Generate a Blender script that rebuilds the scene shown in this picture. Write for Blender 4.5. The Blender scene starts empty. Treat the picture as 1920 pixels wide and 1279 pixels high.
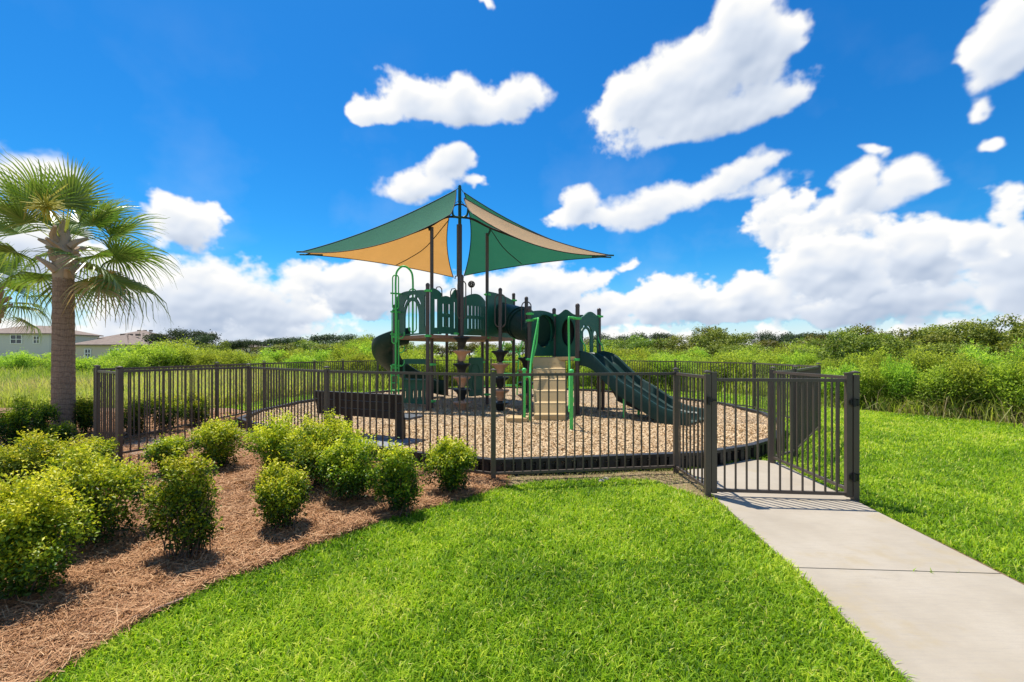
import bpy, bmesh, math, random
import numpy as np
from mathutils import Vector, Matrix

rnd = random.Random(7)
rng = np.random.default_rng(11)
scene = bpy.context.scene
COL = scene.collection
F, H, HZ = 853.0, 1.57, 664.0        # focal length in photo pixels, eye height, horizon row


def W(x, y, D):
    """point seen at photo position x, y when it stands D metres away"""
    return Vector(((x - 960) * D / F, D, H + (HZ - y) * D / F))


def G(x, y, z=0.0):
    D = F * (H - z) / (y - HZ)
    return ((x - 960) * D / F, D)


# ------------------------------------------------------------------ camera
cam_d = bpy.data.cameras.new('camera')
cam = bpy.data.objects.new('camera', cam_d)
COL.objects.link(cam)
cam.location = (0, 0, H)
cam.rotation_euler = (math.pi / 2, 0, 0)
cam_d.sensor_width = 36.0
cam_d.lens = F / 1920 * 36
cam_d.shift_y = (HZ - 639.5) / 1920
cam_d.clip_start = 0.05
cam_d.clip_end = 3000
scene.camera = cam

# ------------------------------------------------------------------ sky, sun, exposure
SUN_VEC = Vector((-0.34, 0.42, 1.37)).normalized()      # towards the sun
sun_el = math.asin(SUN_VEC.z)
sun_az = math.atan2(SUN_VEC.x, SUN_VEC.y)

world = bpy.data.worlds.new('World')
scene.world = world
world.use_nodes = True
world.cycles.sampling_method = 'MANUAL'
world.cycles.sample_map_resolution = 512
wt = world.node_tree
for n in list(wt.nodes):
    wt.nodes.remove(n)


class NB:
    """small node-building helper"""
    def __init__(self, tree):
        self.t = tree

    def new(self, kind, **kw):
        n = self.t.nodes.new(kind)
        for k, v in kw.items():
            setattr(n, k, v)
        return n

    def link(self, a, b):
        self.t.links.new(a, b)

    def put(self, sock, v):
        if isinstance(v, bpy.types.NodeSocket):
            self.link(v, sock)
        elif v is not None:
            sock.default_value = v

    def math(self, op, a, b=None, c=None, clamp=False):
        n = self.new('ShaderNodeMath', operation=op, use_clamp=clamp)
        self.put(n.inputs[0], a)
        self.put(n.inputs[1], b)
        self.put(n.inputs[2], c)
        return n.outputs[0]

    def vmath(self, op, a, b=None, c=None):
        n = self.new('ShaderNodeVectorMath', operation=op)
        self.put(n.inputs[0], a)
        self.put(n.inputs[1], b)
        self.put(n.inputs[2], c)
        return n.outputs['Value'] if op in ('LENGTH', 'DOT_PRODUCT') else n.outputs[0]

    def mix(self, f, a, b, blend='MIX'):
        n = self.new('ShaderNodeMix', data_type='RGBA', blend_type=blend)
        self.put(n.inputs[0], f)
        self.put(n.inputs[6], a)
        self.put(n.inputs[7], b)
        return n.outputs[2]

    def noise(self, vec, scale, detail=3.0, rough=0.5, out='Fac', dist=0.0):
        n = self.new('ShaderNodeTexNoise')
        if vec is not None:
            self.link(vec, n.inputs['Vector'])
        n.inputs['Scale'].default_value = scale
        n.inputs['Detail'].default_value = detail
        n.inputs['Roughness'].default_value = rough
        n.inputs['Distortion'].default_value = dist
        return n.outputs[out]

    def voronoi(self, vec, scale, feature='F1', out='Distance', smooth=None, rand=1.0):
        n = self.new('ShaderNodeTexVoronoi', feature=feature)
        if vec is not None:
            self.link(vec, n.inputs['Vector'])
        n.inputs['Scale'].default_value = scale
        n.inputs['Randomness'].default_value = rand
        if smooth is not None and 'Smoothness' in n.inputs:
            n.inputs['Smoothness'].default_value = smooth
        return n.outputs[out]

    def ramp(self, fac, stops, interp='LINEAR'):
        n = self.new('ShaderNodeValToRGB')
        cr = n.color_ramp
        cr.interpolation = interp
        while len(cr.elements) < len(stops):
            cr.elements.new(0.5)
        for e, (p, c) in zip(cr.elements, stops):
            e.position = p
            e.color = c if len(c) == 4 else (*c, 1)
        self.put(n.inputs[0], fac)
        return n.outputs[0]

    def maprange(self, v, a, b, c=0.0, d=1.0, kind='SMOOTHSTEP'):
        n = self.new('ShaderNodeMapRange', interpolation_type=kind)
        self.put(n.inputs[0], v)
        for i, x in enumerate((a, b, c, d)):
            self.put(n.inputs[1 + i], x)
        return n.outputs[0]

    def rgb(self, c):
        n = self.new('ShaderNodeRGB')
        n.outputs[0].default_value = (*c, 1)
        return n.outputs[0]


def sky_dir(x, y):
    az = math.atan((x - 960) / F)
    el = math.atan((HZ - y) / F * math.cos(az))
    return az, el


# the clouds as seen from the path: (photo x, y, half width, half height, tilt in degrees, strength), turned into bearing and elevation
CLOUDS = [
    (830, 200, 150, 44, 0, 1), (800, 175, 80, 42, 0, 1), (950, 190, 82, 48, 10, 1), (705, 214, 60, 26, 0, 1), (880, 180, 70, 42, 0, 1), (1000, 170, 36, 34, 20, .9),
    (1290, 165, 175, 85, 22, 1), (1375, 85, 110, 88, 30, 1), (1215, 190, 105, 62, 10, 1), (1470, 70, 66, 64, 0, 1), (1350, 215, 165, 48, 3, 1), (1170, 190, 60, 42, 0, .95), (1460, 205, 65, 26, 8, .9), (1330, 130, 120, 80, 20, 1), (1370, 35, 60, 45, 0, 1), (1420, 145, 75, 62, 0, 1),
    (795, 342, 82, 36, 12, 1), (832, 312, 40, 30, 0, 1), (750, 360, 42, 22, 0, .9), (875, 348, 32, 14, 0, .6),
    (1215, 388, 105, 40, 5, 1), (1085, 388, 52, 34, 20, .9), (1380, 330, 80, 25, 20, .8), (1120, 408, 95, 20, 0, .9), (1405, 350, 70, 22, 0, .5),
    (1880, 85, 105, 76, 30, 1), (1960, 30, 120, 110, 0, 1), (1810, 110, 55, 36, 0, .8),
    (1600, 358, 56, 44, 30, .95), (1715, 340, 62, 46, -25, .65), (1882, 266, 32, 18, 0, .65), (1665, 380, 75, 28, 0, .7), (1850, 200, 30, 24, 0, .45), (1630, 290, 26, 12, -35, .4),
    (1530, 430, 105, 62, 0, 1), (1450, 420, 58, 58, 0, .95), (1560, 500, 130, 80, 0, 1.1), (1700, 480, 140, 70, 6, 1.1), (1765, 450, 60, 40, 20, 1), (1840, 462, 52, 44, 0, .95), (1900, 500, 90, 90, 0, 1.1), (1600, 570, 300, 75, 0, 1.1), (1290, 575, 170, 52, 0, 1), (1900, 400, 60, 60, 35, .6), (1250, 550, 70, 38, 0, 1), (1420, 560, 90, 46, 0, 1),
    (1170, 497, 30, 12, 0, .5),
    (60, 345, 100, 58, 0, 1), (365, 435, 85, 50, -10, .8), (300, 520, 190, 78, 0, 1), (570, 528, 42, 28, 0, .75), (430, 575, 260, 66, 0, 1.1), (690, 555, 150, 66, 0, 1.05), (770, 520, 90, 38, 0, .95),
    (1020, 545, 110, 55, 0, 1), (60, 490, 180, 95, 0, 1), (940, 560, 160, 50, 0, 1), (1085, 585, 120, 40, 0, 1), (1010, 510, 60, 30, 0, .7), (905, 2, 30, 14, 0, .5),
]


def perlin(u, v, pu, seed):
    """gradient noise about -1..1, repeating every pu cells in u"""
    rs = np.random.default_rng(seed)
    ang = rs.random((pu, 64)).astype(np.float32) * 6.2831853
    gx, gy = np.cos(ang), np.sin(ang)
    iu, iv = np.floor(u).astype(np.int32), np.floor(v).astype(np.int32)
    fu, fv = (u - iu).astype(np.float32), (v - iv).astype(np.float32)
    su, sv = fu * fu * fu * (fu * (fu * 6 - 15) + 10), fv * fv * fv * (fv * (fv * 6 - 15) + 10)
    a0, a1, b0, b1 = iu % pu, (iu + 1) % pu, iv % 64, (iv + 1) % 64
    n00 = gx[a0, b0] * fu + gy[a0, b0] * fv
    n10 = gx[a1, b0] * (fu - 1) + gy[a1, b0] * fv
    n01 = gx[a0, b1] * fu + gy[a0, b1] * (fv - 1)
    n11 = gx[a1, b1] * (fu - 1) + gy[a1, b1] * (fv - 1)
    return ((n00 * (1 - su) + n10 * su) * (1 - sv) + (n01 * (1 - su) + n11 * su) * sv) * 1.5


def soften(a, r):
    """box blur of half width r, twice, along both axes"""
    for _ in range(2):
        for ax in (0, 1):
            p = np.concatenate([np.repeat(np.take(a, [0], ax), r + 1, ax), a, np.repeat(np.take(a, [-1], ax), r, ax)], ax)
            cs = np.cumsum(p, axis=ax, dtype=np.float64)
            n = a.shape[ax]
            a = ((np.take(cs, np.arange(2 * r + 1, 2 * r + 1 + n), ax) - np.take(cs, np.arange(0, n), ax)) / (2 * r + 1)).astype(np.float32)
    return a


def cloud_map(w=4096, h=700, el_max=math.radians(61.5)):
    """opacity and brightness of the cloud layer over bearing (columns) and elevation (rows)"""
    az = ((np.arange(w, dtype=np.float32) + .5) / w * 2 - 1) * np.float32(math.pi)
    el = (np.arange(h, dtype=np.float32) + .5) / h * np.float32(el_max)
    A, E = np.meshgrid(az, el)
    U = A / np.float32(2 * math.pi)

    def fbm(cells, octs, seed, gain=.5, billow=False, off=0.0):
        out = np.zeros_like(A)
        amp, tot = 1.0, 0.0
        for o in range(octs):
            c = cells * 2 ** o
            n = perlin((U + .5) * c, E / np.float32(2 * math.pi) * c * 1.3 + 7.3 * o + off, c, seed + o)
            out += amp * ((1 - 2.0 * np.abs(n)) if billow else n)
            tot += amp
            amp *= gain
        return out / tot
    w1, w2 = fbm(40, 5, 1, .55), fbm(40, 5, 31, .55)
    bil0, fb0 = fbm(56, 6, 11, .56, True), fbm(72, 7, 51, .60)
    big = fbm(22, 4, 80, .5)
    hn = fbm(12, 4, 70, .5)
    blobs = []
    for i, (x, y, rx, ry, rot, s) in enumerate(CLOUDS):
        a, e = sky_dir(x, y)
        ra = (sky_dir(x + rx, y)[0] - sky_dir(x - rx, y)[0]) / 2
        re = (sky_dir(x, y - ry)[1] - sky_dir(x, y + ry)[1]) / 2
        lay = 0 if y < 400 else 1 + i % 3
        blobs.append((a, e, ra * 1.10, re * 1.10, math.radians(rot), s, lay))
    r2 = random.Random(5)
    for k in range(60):                 # the same kind of cloud goes on round the rest of the sky
        a = r2.choice((-1, 1)) * r2.uniform(1.0, 3.05)
        e = r2.choice((r2.uniform(.02, .35), r2.uniform(.1, .9)))
        blobs.append((a, e, r2.uniform(.08, .24), r2.uniform(.04, .10), r2.uniform(-.3, .3), r2.uniform(.7, 1.1), 0 if e > .3 else 1 + k % 3))
    px = w / (2 * math.pi)
    k = 9.0
    col_a = np.zeros_like(A)
    col_l = np.zeros_like(A)
    for lay in (4, 3, 2, 1, 0):          # far bank first, then nearer heaps over it
        if lay == 4:
            base = np.minimum((.068 + .09 * hn - E) / .07, .60)
            ws = 0
        else:
            Aw, Ew = A + np.roll(w1, lay * 311, 1) * .055, E + np.roll(w2, lay * 517, 1) * .032
            accx = np.full_like(A, math.exp(-1.5 * k))
            for (a, e, ra, re, rot, s, l_) in blobs:
                if l_ != lay:
                    continue
                R = max(ra, re) * 1.9
                j0, j1 = np.searchsorted(az, [a - R - .10, a + R + .10])
                i0, i1 = np.searchsorted(el, [e - R - .06, e + R + .06])
                if j1 <= j0 or i1 <= i0:
                    continue
                da, de = Aw[i0:i1, j0:j1] - a, Ew[i0:i1, j0:j1] - e
                c, q = math.cos(rot), math.sin(rot)
                x, y = (da * c + de * q) / ra, (-da * q + de * c) / re
                y = np.where(y < 0, y * 1.2, y)             # flatter bases
                f = s * (1 - (x * x + y * y) ** .8)
                accx[i0:i1, j0:j1] += np.exp(np.maximum(f, -1.5) * k)
            base = np.minimum(np.log(accx) / k, 1.1)
        bil, fb = np.roll(bil0, lay * 777, 1), np.roll(fb0, lay * 1313, 1)
        dens = base + (.40 if lay else .34) * (bil - .28) + (.85 if lay else .62) * fb + .30 * np.roll(big, lay * 97, 1) - (.10 if lay else 0)
        th = np.clip(dens, 0, 1.3)
        soft = .34 + .60 * np.clip(np.roll(big, lay * 401, 1) + .22, 0, 1)      # crisp in places, frayed in others
        s = np.clip((dens - .02) / soft, 0, 1)
        alpha = s * s * (3 - 2 * s)
        # light comes from above: what lies higher in the heap shades what lies lower
        tb, t2 = soften(th, 7), soften(th, 2)
        sh = np.zeros_like(A)
        for t, wt_ in ((.006, .6), (.014, .8), (.026, .9), (.042, .9), (.062, .9), (.09, .7)):
            dy, dx = int(t * px), int(t * px * .25)
            q = np.zeros_like(th)
            q[:-dy] = np.roll(tb, dx, axis=1)[dy:]
            sh += q * wt_
        rel = np.zeros_like(th)
        d2 = max(2, int(.009 * px))
        rel[:-d2] = t2[:-d2] - np.roll(t2, d2 // 2, axis=1)[d2:]
        lit = np.exp(-(.38 if lay == 0 else .50) * sh) * 1.22 + rel * (.55 if lay == 0 else .8) + (.12 if lay == 0 else .13) + .14 * soften(fb, 2)
        lit = np.clip(lit, 0, 1)
        col_l = col_l * (1 - alpha) + lit * alpha
        col_a = col_a + alpha * (1 - col_a)
    veil = fbm(20, 6, 90, .55)
    vv = np.clip((np.roll(veil, 90, 1) - .05) / .5, 0, 1) * .16 * np.clip(1.2 - E * 2.0, 0, 1)
    vv = np.maximum(vv, .90 * np.exp(-(E / .085) ** 2) * (1 + .5 * hn))          # pale air low over the horizon
    lit = col_l / np.maximum(col_a, 1e-4)
    tot = np.maximum(col_a, vv)
    lit = np.where(col_a > vv, lit, .85)
    return tot, lit


wb = NB(wt)
tc = wb.new('ShaderNodeTexCoord')
sepd = wb.new('ShaderNodeSeparateXYZ')
wb.link(tc.outputs['Generated'], sepd.inputs[0])
az_s = wb.math('ARCTAN2', sepd.outputs[0], sepd.outputs[1])
el_s = wb.math('ARCSINE', sepd.outputs[2])
comb = wb.new('ShaderNodeCombineXYZ')
wb.link(az_s, comb.inputs[0])
wb.link(el_s, comb.inputs[1])
EL_MAX = math.radians(61.5)
c_alpha, c_lit = cloud_map(el_max=EL_MAX)
ch, cw = c_alpha.shape
buf = np.ones((ch, cw, 4), np.float32)
buf[..., 0] = c_alpha
buf[..., 1] = c_lit
buf[..., 2] = 0
c_img = bpy.data.images.new('cloud_layer', cw, ch, float_buffer=True, is_data=True)
c_img.pixels.foreach_set(buf.ravel())
c_img.update()
c_img.pack()
del buf
uvn = wb.vmath('MULTIPLY_ADD', comb.outputs[0], (1 / (2 * math.pi), 1 / EL_MAX, 0), (.5, 0, 0))
ci = wb.new('ShaderNodeTexImage', extension='EXTEND', interpolation='Cubic')
ci.image = c_img
wb.link(uvn, ci.inputs['Vector'])
csep = wb.new('ShaderNodeSeparateColor')
wb.link(ci.outputs['Color'], csep.inputs[0])
a_all = csep.outputs[0]
cloud_col = wb.ramp(csep.outputs[1], [(0.0, (.33, .40, .52)), (0.5, (.55, .60, .68)), (1.0, (.77, .765, .75))])
sky = wb.new('ShaderNodeTexSky', sky_type='NISHITA', sun_disc=False)
sky.sun_elevation = sun_el
sky.sun_rotation = sun_az
sky.air_density = 1.0
sky.dust_density = 0.3
sky.ozone_density = 3.0
SKY_STRENGTH = 0.095
hsv = wb.new('ShaderNodeHueSaturation')
hsv.inputs['Saturation'].default_value = 1.32
wb.link(sky.outputs[0], hsv.inputs['Color'])
tint = wb.mix(1.0, hsv.outputs[0], (0.28, 0.95, 1.20, 1), 'MULTIPLY')
cl_scaled = wb.vmath('SCALE', cloud_col)
cl_scaled.node.inputs['Scale'].default_value = 1.0 / SKY_STRENGTH
skymix = wb.mix(a_all, tint, cl_scaled)
bg = wb.new('ShaderNodeBackground')
bg.inputs['Strength'].default_value = SKY_STRENGTH
wb.link(skymix, bg.inputs['Color'])
wo = wb.new('ShaderNodeOutputWorld')
wb.link(bg.outputs[0], wo.inputs['Surface'])

sun_d = bpy.data.lights.new('sun', 'SUN')
sun_d.energy = 5.0
sun_d.angle = math.radians(0.53)
sun_d.color = (1.0, 0.94, 0.84)
sun = bpy.data.objects.new('sun', sun_d)
COL.objects.link(sun)
sun.location = (-8, 12, 30)
sun.rotation_euler = (-SUN_VEC).to_track_quat('-Z', 'Y').to_euler()

vs = scene.view_settings
vs.view_transform = 'Standard'
vs.look = 'None'
vs.exposure = 0.42
vs.gamma = 1.0
vs.use_curve_mapping = False
scene.render.engine = 'CYCLES'
scene.cycles.use_denoising = True
scene.cycles.max_bounces = 8
scene.cycles.diffuse_bounces = 3
scene.cycles.transparent_max_bounces = 8
scene.cycles.sample_clamp_indirect = 6.0


# ------------------------------------------------------------------ materials
def new_mat(name):
    m = bpy.data.materials.new(name)
    m.use_nodes = True
    t = m.node_tree
    p = t.nodes['Principled BSDF']
    return m, NB(t), p


def coords(b, obj=True):
    return b.new('ShaderNodeTexCoord').outputs['Object' if obj else 'Generated']


def wpos(b):
    return b.new('ShaderNodeNewGeometry').outputs['Position']


def paint(name, col, rough=0.45, var=0.12, bump=0.02, scale=30, spec=0.4, dust=0.0):
    m, b, p = new_mat(name)
    P = wpos(b)
    n = b.noise(P, 4.0, 5, .6)
    c = b.mix(n, tuple(v * (1 - var) for v in col) + (1,), tuple(min(1, v * (1 + var)) for v in col) + (1,))
    if dust > 0:
        n3 = b.maprange(b.noise(P, 9.0, 6, .7), .5, .75, 0, dust)
        c = b.mix(n3, c, (.30, .26, .20, 1))
    b.link(c, p.inputs['Base Color'])
    n2 = b.noise(P, scale, 3, .6)
    b.link(b.maprange(n2, .3, .7, rough - .08, rough + .1), p.inputs['Roughness'])
    bp = b.new('ShaderNodeBump')
    bp.inputs['Strength'].default_value = 0.25
    bp.inputs['Distance'].default_value = bump * 0.1
    b.link(b.noise(P, scale * 6, 2), bp.inputs['Height'])
    b.link(bp.outputs[0], p.inputs['Normal'])
    p.inputs['Specular IOR Level'].default_value = spec
    return m


def leaf_mat(name, stops, transl=0.35, rough=0.5, var=0.12, transcol=1.3, spec=0.25):
    """leaf colour picked per leaf from the attribute tint, with a little variation from plant to plant"""
    m, b, p = new_mat(name)
    at = b.new('ShaderNodeAttribute', attribute_name='tint')
    oi = b.new('ShaderNodeObjectInfo')
    c = b.ramp(at.outputs['Fac'], stops)
    hs = b.new('ShaderNodeHueSaturation')
    b.link(c, hs.inputs['Color'])
    b.link(b.maprange(oi.outputs['Random'], 0, 1, 0.5 - var * .10, 0.5 + var * .10, 'LINEAR'), hs.inputs['Hue'])
    b.link(b.maprange(oi.outputs['Random'], 0, 1, 1 - var, 1 + var, 'LINEAR'), hs.inputs['Value'])
    col = hs.outputs[0]
    b.link(col, p.inputs['Base Color'])
    p.inputs['Roughness'].default_value = rough
    p.inputs['Specular IOR Level'].default_value = spec
    tr = b.new('ShaderNodeBsdfTranslucent')
    tcol = b.mix(1.0, col, (transcol, transcol * 1.05, transcol * .55, 1), 'MULTIPLY')
    b.link(tcol, tr.inputs['Color'])
    mx = b.new('ShaderNodeMixShader')
    mx.inputs[0].default_value = transl
    b.link(p.outputs[0], mx.inputs[1])
    b.link(tr.outputs[0], mx.inputs[2])
    out = b.t.nodes['Material Output']
    b.link(mx.outputs[0], out.inputs['Surface'])
    return m


def fabric(name, col, transl=0.5, tcol=None):
    m, b, p = new_mat(name)
    P = wpos(b)
    n = b.noise(b.vmath('MULTIPLY', P, (1, 1, 1)), 2.2, 5, .65)
    c = b.mix(n, tuple(v * .86 for v in col) + (1,), tuple(v * 1.12 for v in col) + (1,))
    b.link(c, p.inputs['Base Color'])
    p.inputs['Roughness'].default_value = 0.85
    p.inputs['Specular IOR Level'].default_value = 0.15
    bp = b.new('ShaderNodeBump')
    bp.inputs['Strength'].default_value = 0.3
    bp.inputs['Distance'].default_value = 0.02
    b.link(b.noise(P, 7.0, 4, .6), bp.inputs['Height'])
    b.link(bp.outputs[0], p.inputs['Normal'])
    tr = b.new('ShaderNodeBsdfTranslucent')
    if tcol is None:
        b.link(c, tr.inputs['Color'])
    else:
        b.link(b.mix(n, tuple(v * .88 for v in tcol) + (1,), tuple(v * 1.08 for v in tcol) + (1,)), tr.inputs['Color'])
    mx = b.new('ShaderNodeMixShader')
    mx.inputs[0].default_value = transl
    b.link(p.outputs[0], mx.inputs[1])
    b.link(tr.outputs[0], mx.inputs[2])
    b.link(mx.outputs[0], b.t.nodes['Material Output'].inputs['Surface'])
    return m


M = {}
M['fence'] = paint('fence_paint', (.092, .072, .056), .42, .12, dust=.06)
M['post'] = paint('post_paint', (.075, .055, .048), .4, .12, dust=.05)
M['black'] = paint('black_hardware', (.012, .012, .012), .45)
M['dgreen'] = paint('dark_green_plastic', (.014, .112, .068), .48, .15, dust=.06)
M['slide'] = paint('slide_plastic', (.009, .040, .031), .46, .15, spec=.28, dust=.05)
M['lime'] = paint('lime_green_metal', (.085, .58, .12), .38, .08)
M['tan'] = paint('tan_plastic', (.52, .29, .175), .5, .12, dust=.08)
M['podblack'] = paint('black_plastic', (.014, .018, .020), .4, .15, dust=.05)
M['stair'] = paint('sand_plastic', (.52, .365, .17), .5, .16, dust=.10)
M['deck'] = paint('brown_deck_coating', (.30, .16, .095), .55, .15)
M['timber'] = paint('black_border_plastic', (.020, .021, .023), .5, .2, dust=.16)
M['bench'] = paint('dark_recycled_board', (.020, .018, .016), .5, .2)
M['greymat'] = paint('grey_rubber_mat', (.22, .23, .25), .8, .15, dust=.3)
M['seat'] = paint('grey_bench_seat', (.10, .11, .12), .5, .15, dust=.2)
M['greentop'] = paint('dark_green_mast', (.008, .075, .05), .35, .1)
M['sailgreen'] = fabric('green_shade_cloth', (.075, .245, .165), .40, (.022, .165, .10))
M['sailtan'] = fabric('tan_shade_cloth', (.68, .48, .29), .40, (.70, .34, .085))
M['cable'] = paint('dark_cable', (.02, .014, .012), .6)
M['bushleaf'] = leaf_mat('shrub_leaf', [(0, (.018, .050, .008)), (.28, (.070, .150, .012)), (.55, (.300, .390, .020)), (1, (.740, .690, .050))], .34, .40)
M['twig'] = paint('twig_bark', (.10, .07, .05), .85, .25)
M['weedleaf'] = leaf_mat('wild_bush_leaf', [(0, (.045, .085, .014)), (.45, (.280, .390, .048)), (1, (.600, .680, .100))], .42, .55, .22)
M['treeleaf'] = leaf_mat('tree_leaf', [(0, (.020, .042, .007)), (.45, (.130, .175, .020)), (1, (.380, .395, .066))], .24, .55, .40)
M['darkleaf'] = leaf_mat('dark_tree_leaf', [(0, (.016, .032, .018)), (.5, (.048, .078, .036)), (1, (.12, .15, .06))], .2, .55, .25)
M['weed'] = leaf_mat('tall_weed', [(0, (.10, .20, .020)), (.4, (.32, .41, .060)), (.75, (.52, .54, .130)), (1, (.52, .42, .24))], .42, .6)
M['grass'] = leaf_mat('lawn_blade', [(0, (.050, .140, .006)), (.40, (.275, .460, .014)), (.85, (.640, .720, .060)), (1, (.82, .68, .30))], .42, .5, 0, 1.2)
M['dry'] = leaf_mat('dry_stem', [(0, (.14, .10, .05)), (.6, (.34, .27, .13)), (1, (.30, .34, .10))], .25, .7)
M['straw'] = leaf_mat('pine_needle', [(0, (.17, .075, .030)), (.5, (.47, .24, .11)), (1, (.74, .49, .27))], .12, .7, 0, 1.0)
M['chip'] = leaf_mat('wood_chip', [(0, (.22, .12, .055)), (.5, (.62, .42, .23)), (1, (.82, .66, .42))], .05, .8, 0, 1.0)
M['palmleaf'] = leaf_mat('palm_leaf', [(0, (.050, .095, .020)), (.45, (.150, .240, .040)), (.8, (.34, .38, .10)), (1, (.50, .34, .17))], .32, .34, .1, 1.2, .6)
M['palmboot'] = paint('palm_boot', (.42, .31, .22), .85, .3)
M['fruit'] = paint('palm_flower', (.46, .42, .06), .7, .3)
M['houseW'] = paint('pale_house_wall', (.56, .55, .52), .8, .05)
M['thatch'] = paint('dry_thatch', (.27, .20, .115), .95, .45, .5, 70, .1)
M['soil'] = paint('soil_shade_brown', (.16, .10, .06), .95, .35, .3, 60, .1)  # dark brown that stands in for the shadow beside the path
M['houseT'] = paint('cream_house_wall', (.62, .55, .45), .8, .05)
M['frame'] = paint('white_window_frame', (.8, .8, .8), .5, .03)
M['glass'] = paint('window_glass', (.03, .045, .06), .08, .1, spec=.6)
M['rooftile'] = paint('brown_roof', (.22, .165, .13), .85, .15)


def roof_shingles():
    m, b, p = new_mat('roof_shingles')
    P = wpos(b)
    n = b.noise(P, 1.5, 6, .7)
    b.link(b.ramp(n, [(.3, (.17, .125, .10)), (.7, (.27, .21, .165))]), p.inputs['Base Color'])
    p.inputs['Roughness'].default_value = .9
    return m


M['roof'] = roof_shingles()


def ground_mats():
    # soil and weeds of the open field
    m, b, p = new_mat('field_soil')
    P = wpos(b)
    n = b.noise(P, .22, 6, .65)
    n2 = b.noise(P, 6, 6, .7)
    c = b.ramp(n, [(.3, (.16, .22, .03)), (.55, (.28, .32, .06)), (.75, (.36, .32, .15))])
    b.link(b.mix(n2, b.mix(1, c, (.55, .55, .5, 1), 'MULTIPLY'), c), p.inputs['Base Color'])
    p.inputs['Roughness'].default_value = .95
    M['field'] = m
    # turf under the blades
    m, b, p = new_mat('lawn_turf')
    P = wpos(b)
    n = b.noise(P, 1.1, 5, .6)
    n2 = b.noise(P, 60, 4, .7)
    c = b.ramp(n, [(.3, (.085, .17, .006)), (.6, (.14, .23, .012)), (.8, (.24, .25, .05))])
    c = b.mix(b.maprange(n2, .35, .7), b.mix(1, c, (.5, .55, .5, 1), 'MULTIPLY'), c)
    b.link(c, p.inputs['Base Color'])
    p.inputs['Roughness'].default_value = .95
    p.inputs['Specular IOR Level'].default_value = .1
    bp = b.new('ShaderNodeBump')
    bp.inputs['Strength'].default_value = .8
    bp.inputs['Distance'].default_value = .03
    b.link(n2, bp.inputs['Height'])
    b.link(bp.outputs[0], p.inputs['Normal'])
    M['lawn'] = m
    # pine straw
    m, b, p = new_mat('pine_straw_bed')
    P = wpos(b)
    n = b.noise(P, 2.2, 5, .6)
    w1 = b.noise(b.vmath('MULTIPLY', P, (1, .25, 1)), 120, 3, .7, dist=1.5)
    w2 = b.noise(b.vmath('MULTIPLY', P, (.3, 1, 1)), 110, 3, .7, dist=1.5)
    w = b.math('MAXIMUM', w1, w2)
    c = b.ramp(w, [(.4, (.17, .085, .040)), (.58, (.36, .20, .10)), (.75, (.50, .32, .18))])
    c = b.mix(b.maprange(n, .35, .75, 0, .5), c, (.22, .12, .07, 1))
    b.link(c, p.inputs['Base Color'])
    p.inputs['Roughness'].default_value = .9
    bp = b.new('ShaderNodeBump')
    bp.inputs['Strength'].default_value = .9
    bp.inputs['Distance'].default_value = .02
    b.link(w, bp.inputs['Height'])
    b.link(bp.outputs[0], p.inputs['Normal'])
    M['bed'] = m
    # wood chip surfacing
    m, b, p = new_mat('wood_chip_surface')
    P = wpos(b)
    v = b.new('ShaderNodeTexVoronoi')
    b.link(b.vmath('ADD', P, b.vmath('SCALE', b.noise(P, 20, 2, .5, 'Color'))), v.inputs['Vector'])
    v.inputs['Scale'].default_value = 42
    sp = b.new('ShaderNodeSeparateColor')
    b.link(v.outputs['Color'], sp.inputs[0])
    c = b.ramp(sp.outputs[0], [(0, (.42, .25, .125)), (.3, (.63, .44, .25)), (.7, (.74, .555, .335)), (1, (.83, .68, .46))])
    n = b.noise(P, .8, 5, .6)
    c = b.mix(b.maprange(n, .45, .72, 0, .35), c, (.52, .33, .19, 1))
    c = b.mix(b.maprange(v.outputs['Distance'], .4, .9, 0, .4), c, (.30, .18, .10, 1))
    b.link(c, p.inputs['Base Color'])
    p.inputs['Roughness'].default_value = .9
    bp = b.new('ShaderNodeBump')
    bp.inputs['Strength'].default_value = .8
    bp.inputs['Distance'].default_value = .03
    b.link(sp.outputs[1], bp.inputs['Height'])
    b.link(bp.outputs[0], p.inputs['Normal'])
    M['mulch'] = m
    # concrete
    m, b, p = new_mat('concrete')
    P = wpos(b)
    n = b.noise(P, 1.3, 6, .65)
    n2 = b.noise(P, 90, 4, .7)
    c = b.ramp(n, [(.3, (.325, .275, .205)), (.55, (.39, .335, .255)), (.75, (.435, .38, .30))])
    c = b.mix(b.maprange(n2, .35, .75, .0, .35), c, (.33, .29, .24, 1))
    st = b.maprange(b.noise(P, 1.6, 5, .65), .54, .70, 0, .75)
    c = b.mix(st, c, (.36, .29, .18, 1))
    sw = b.noise(b.vmath('MULTIPLY', P, (.12, 1, 1)), 55, 4, .7)     # broom marks
    c = b.mix(b.maprange(sw, .42, .75, 0, .32), c, (.28, .25, .21, 1))
    sk = b.maprange(b.noise(b.vmath('MULTIPLY', P, (.5, 1.6, 1)), 2.6, 7, .75), .60, .70, 0, .45)
    c = b.mix(sk, c, (.25, .22, .175, 1))
    b.link(c, p.inputs['Base Color'])
    p.inputs['Roughness'].default_value = .85
    bp = b.new('ShaderNodeBump')
    bp.inputs['Strength'].default_value = .35
    bp.inputs['Distance'].default_value = .004
    b.link(b.math('ADD', n2, sw), bp.inputs['Height'])
    b.link(bp.outputs[0], p.inputs['Normal'])
    M['concrete'] = m
    # palm bark
    m, b, p = new_mat('palm_bark')
    P = wpos(b)
    n = b.noise(b.vmath('MULTIPLY', P, (1, 1, 3.0)), 14, 6, .7)
    n2 = b.noise(b.vmath('MULTIPLY', P, (3, 3, .4)), 22, 4, .7)
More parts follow.
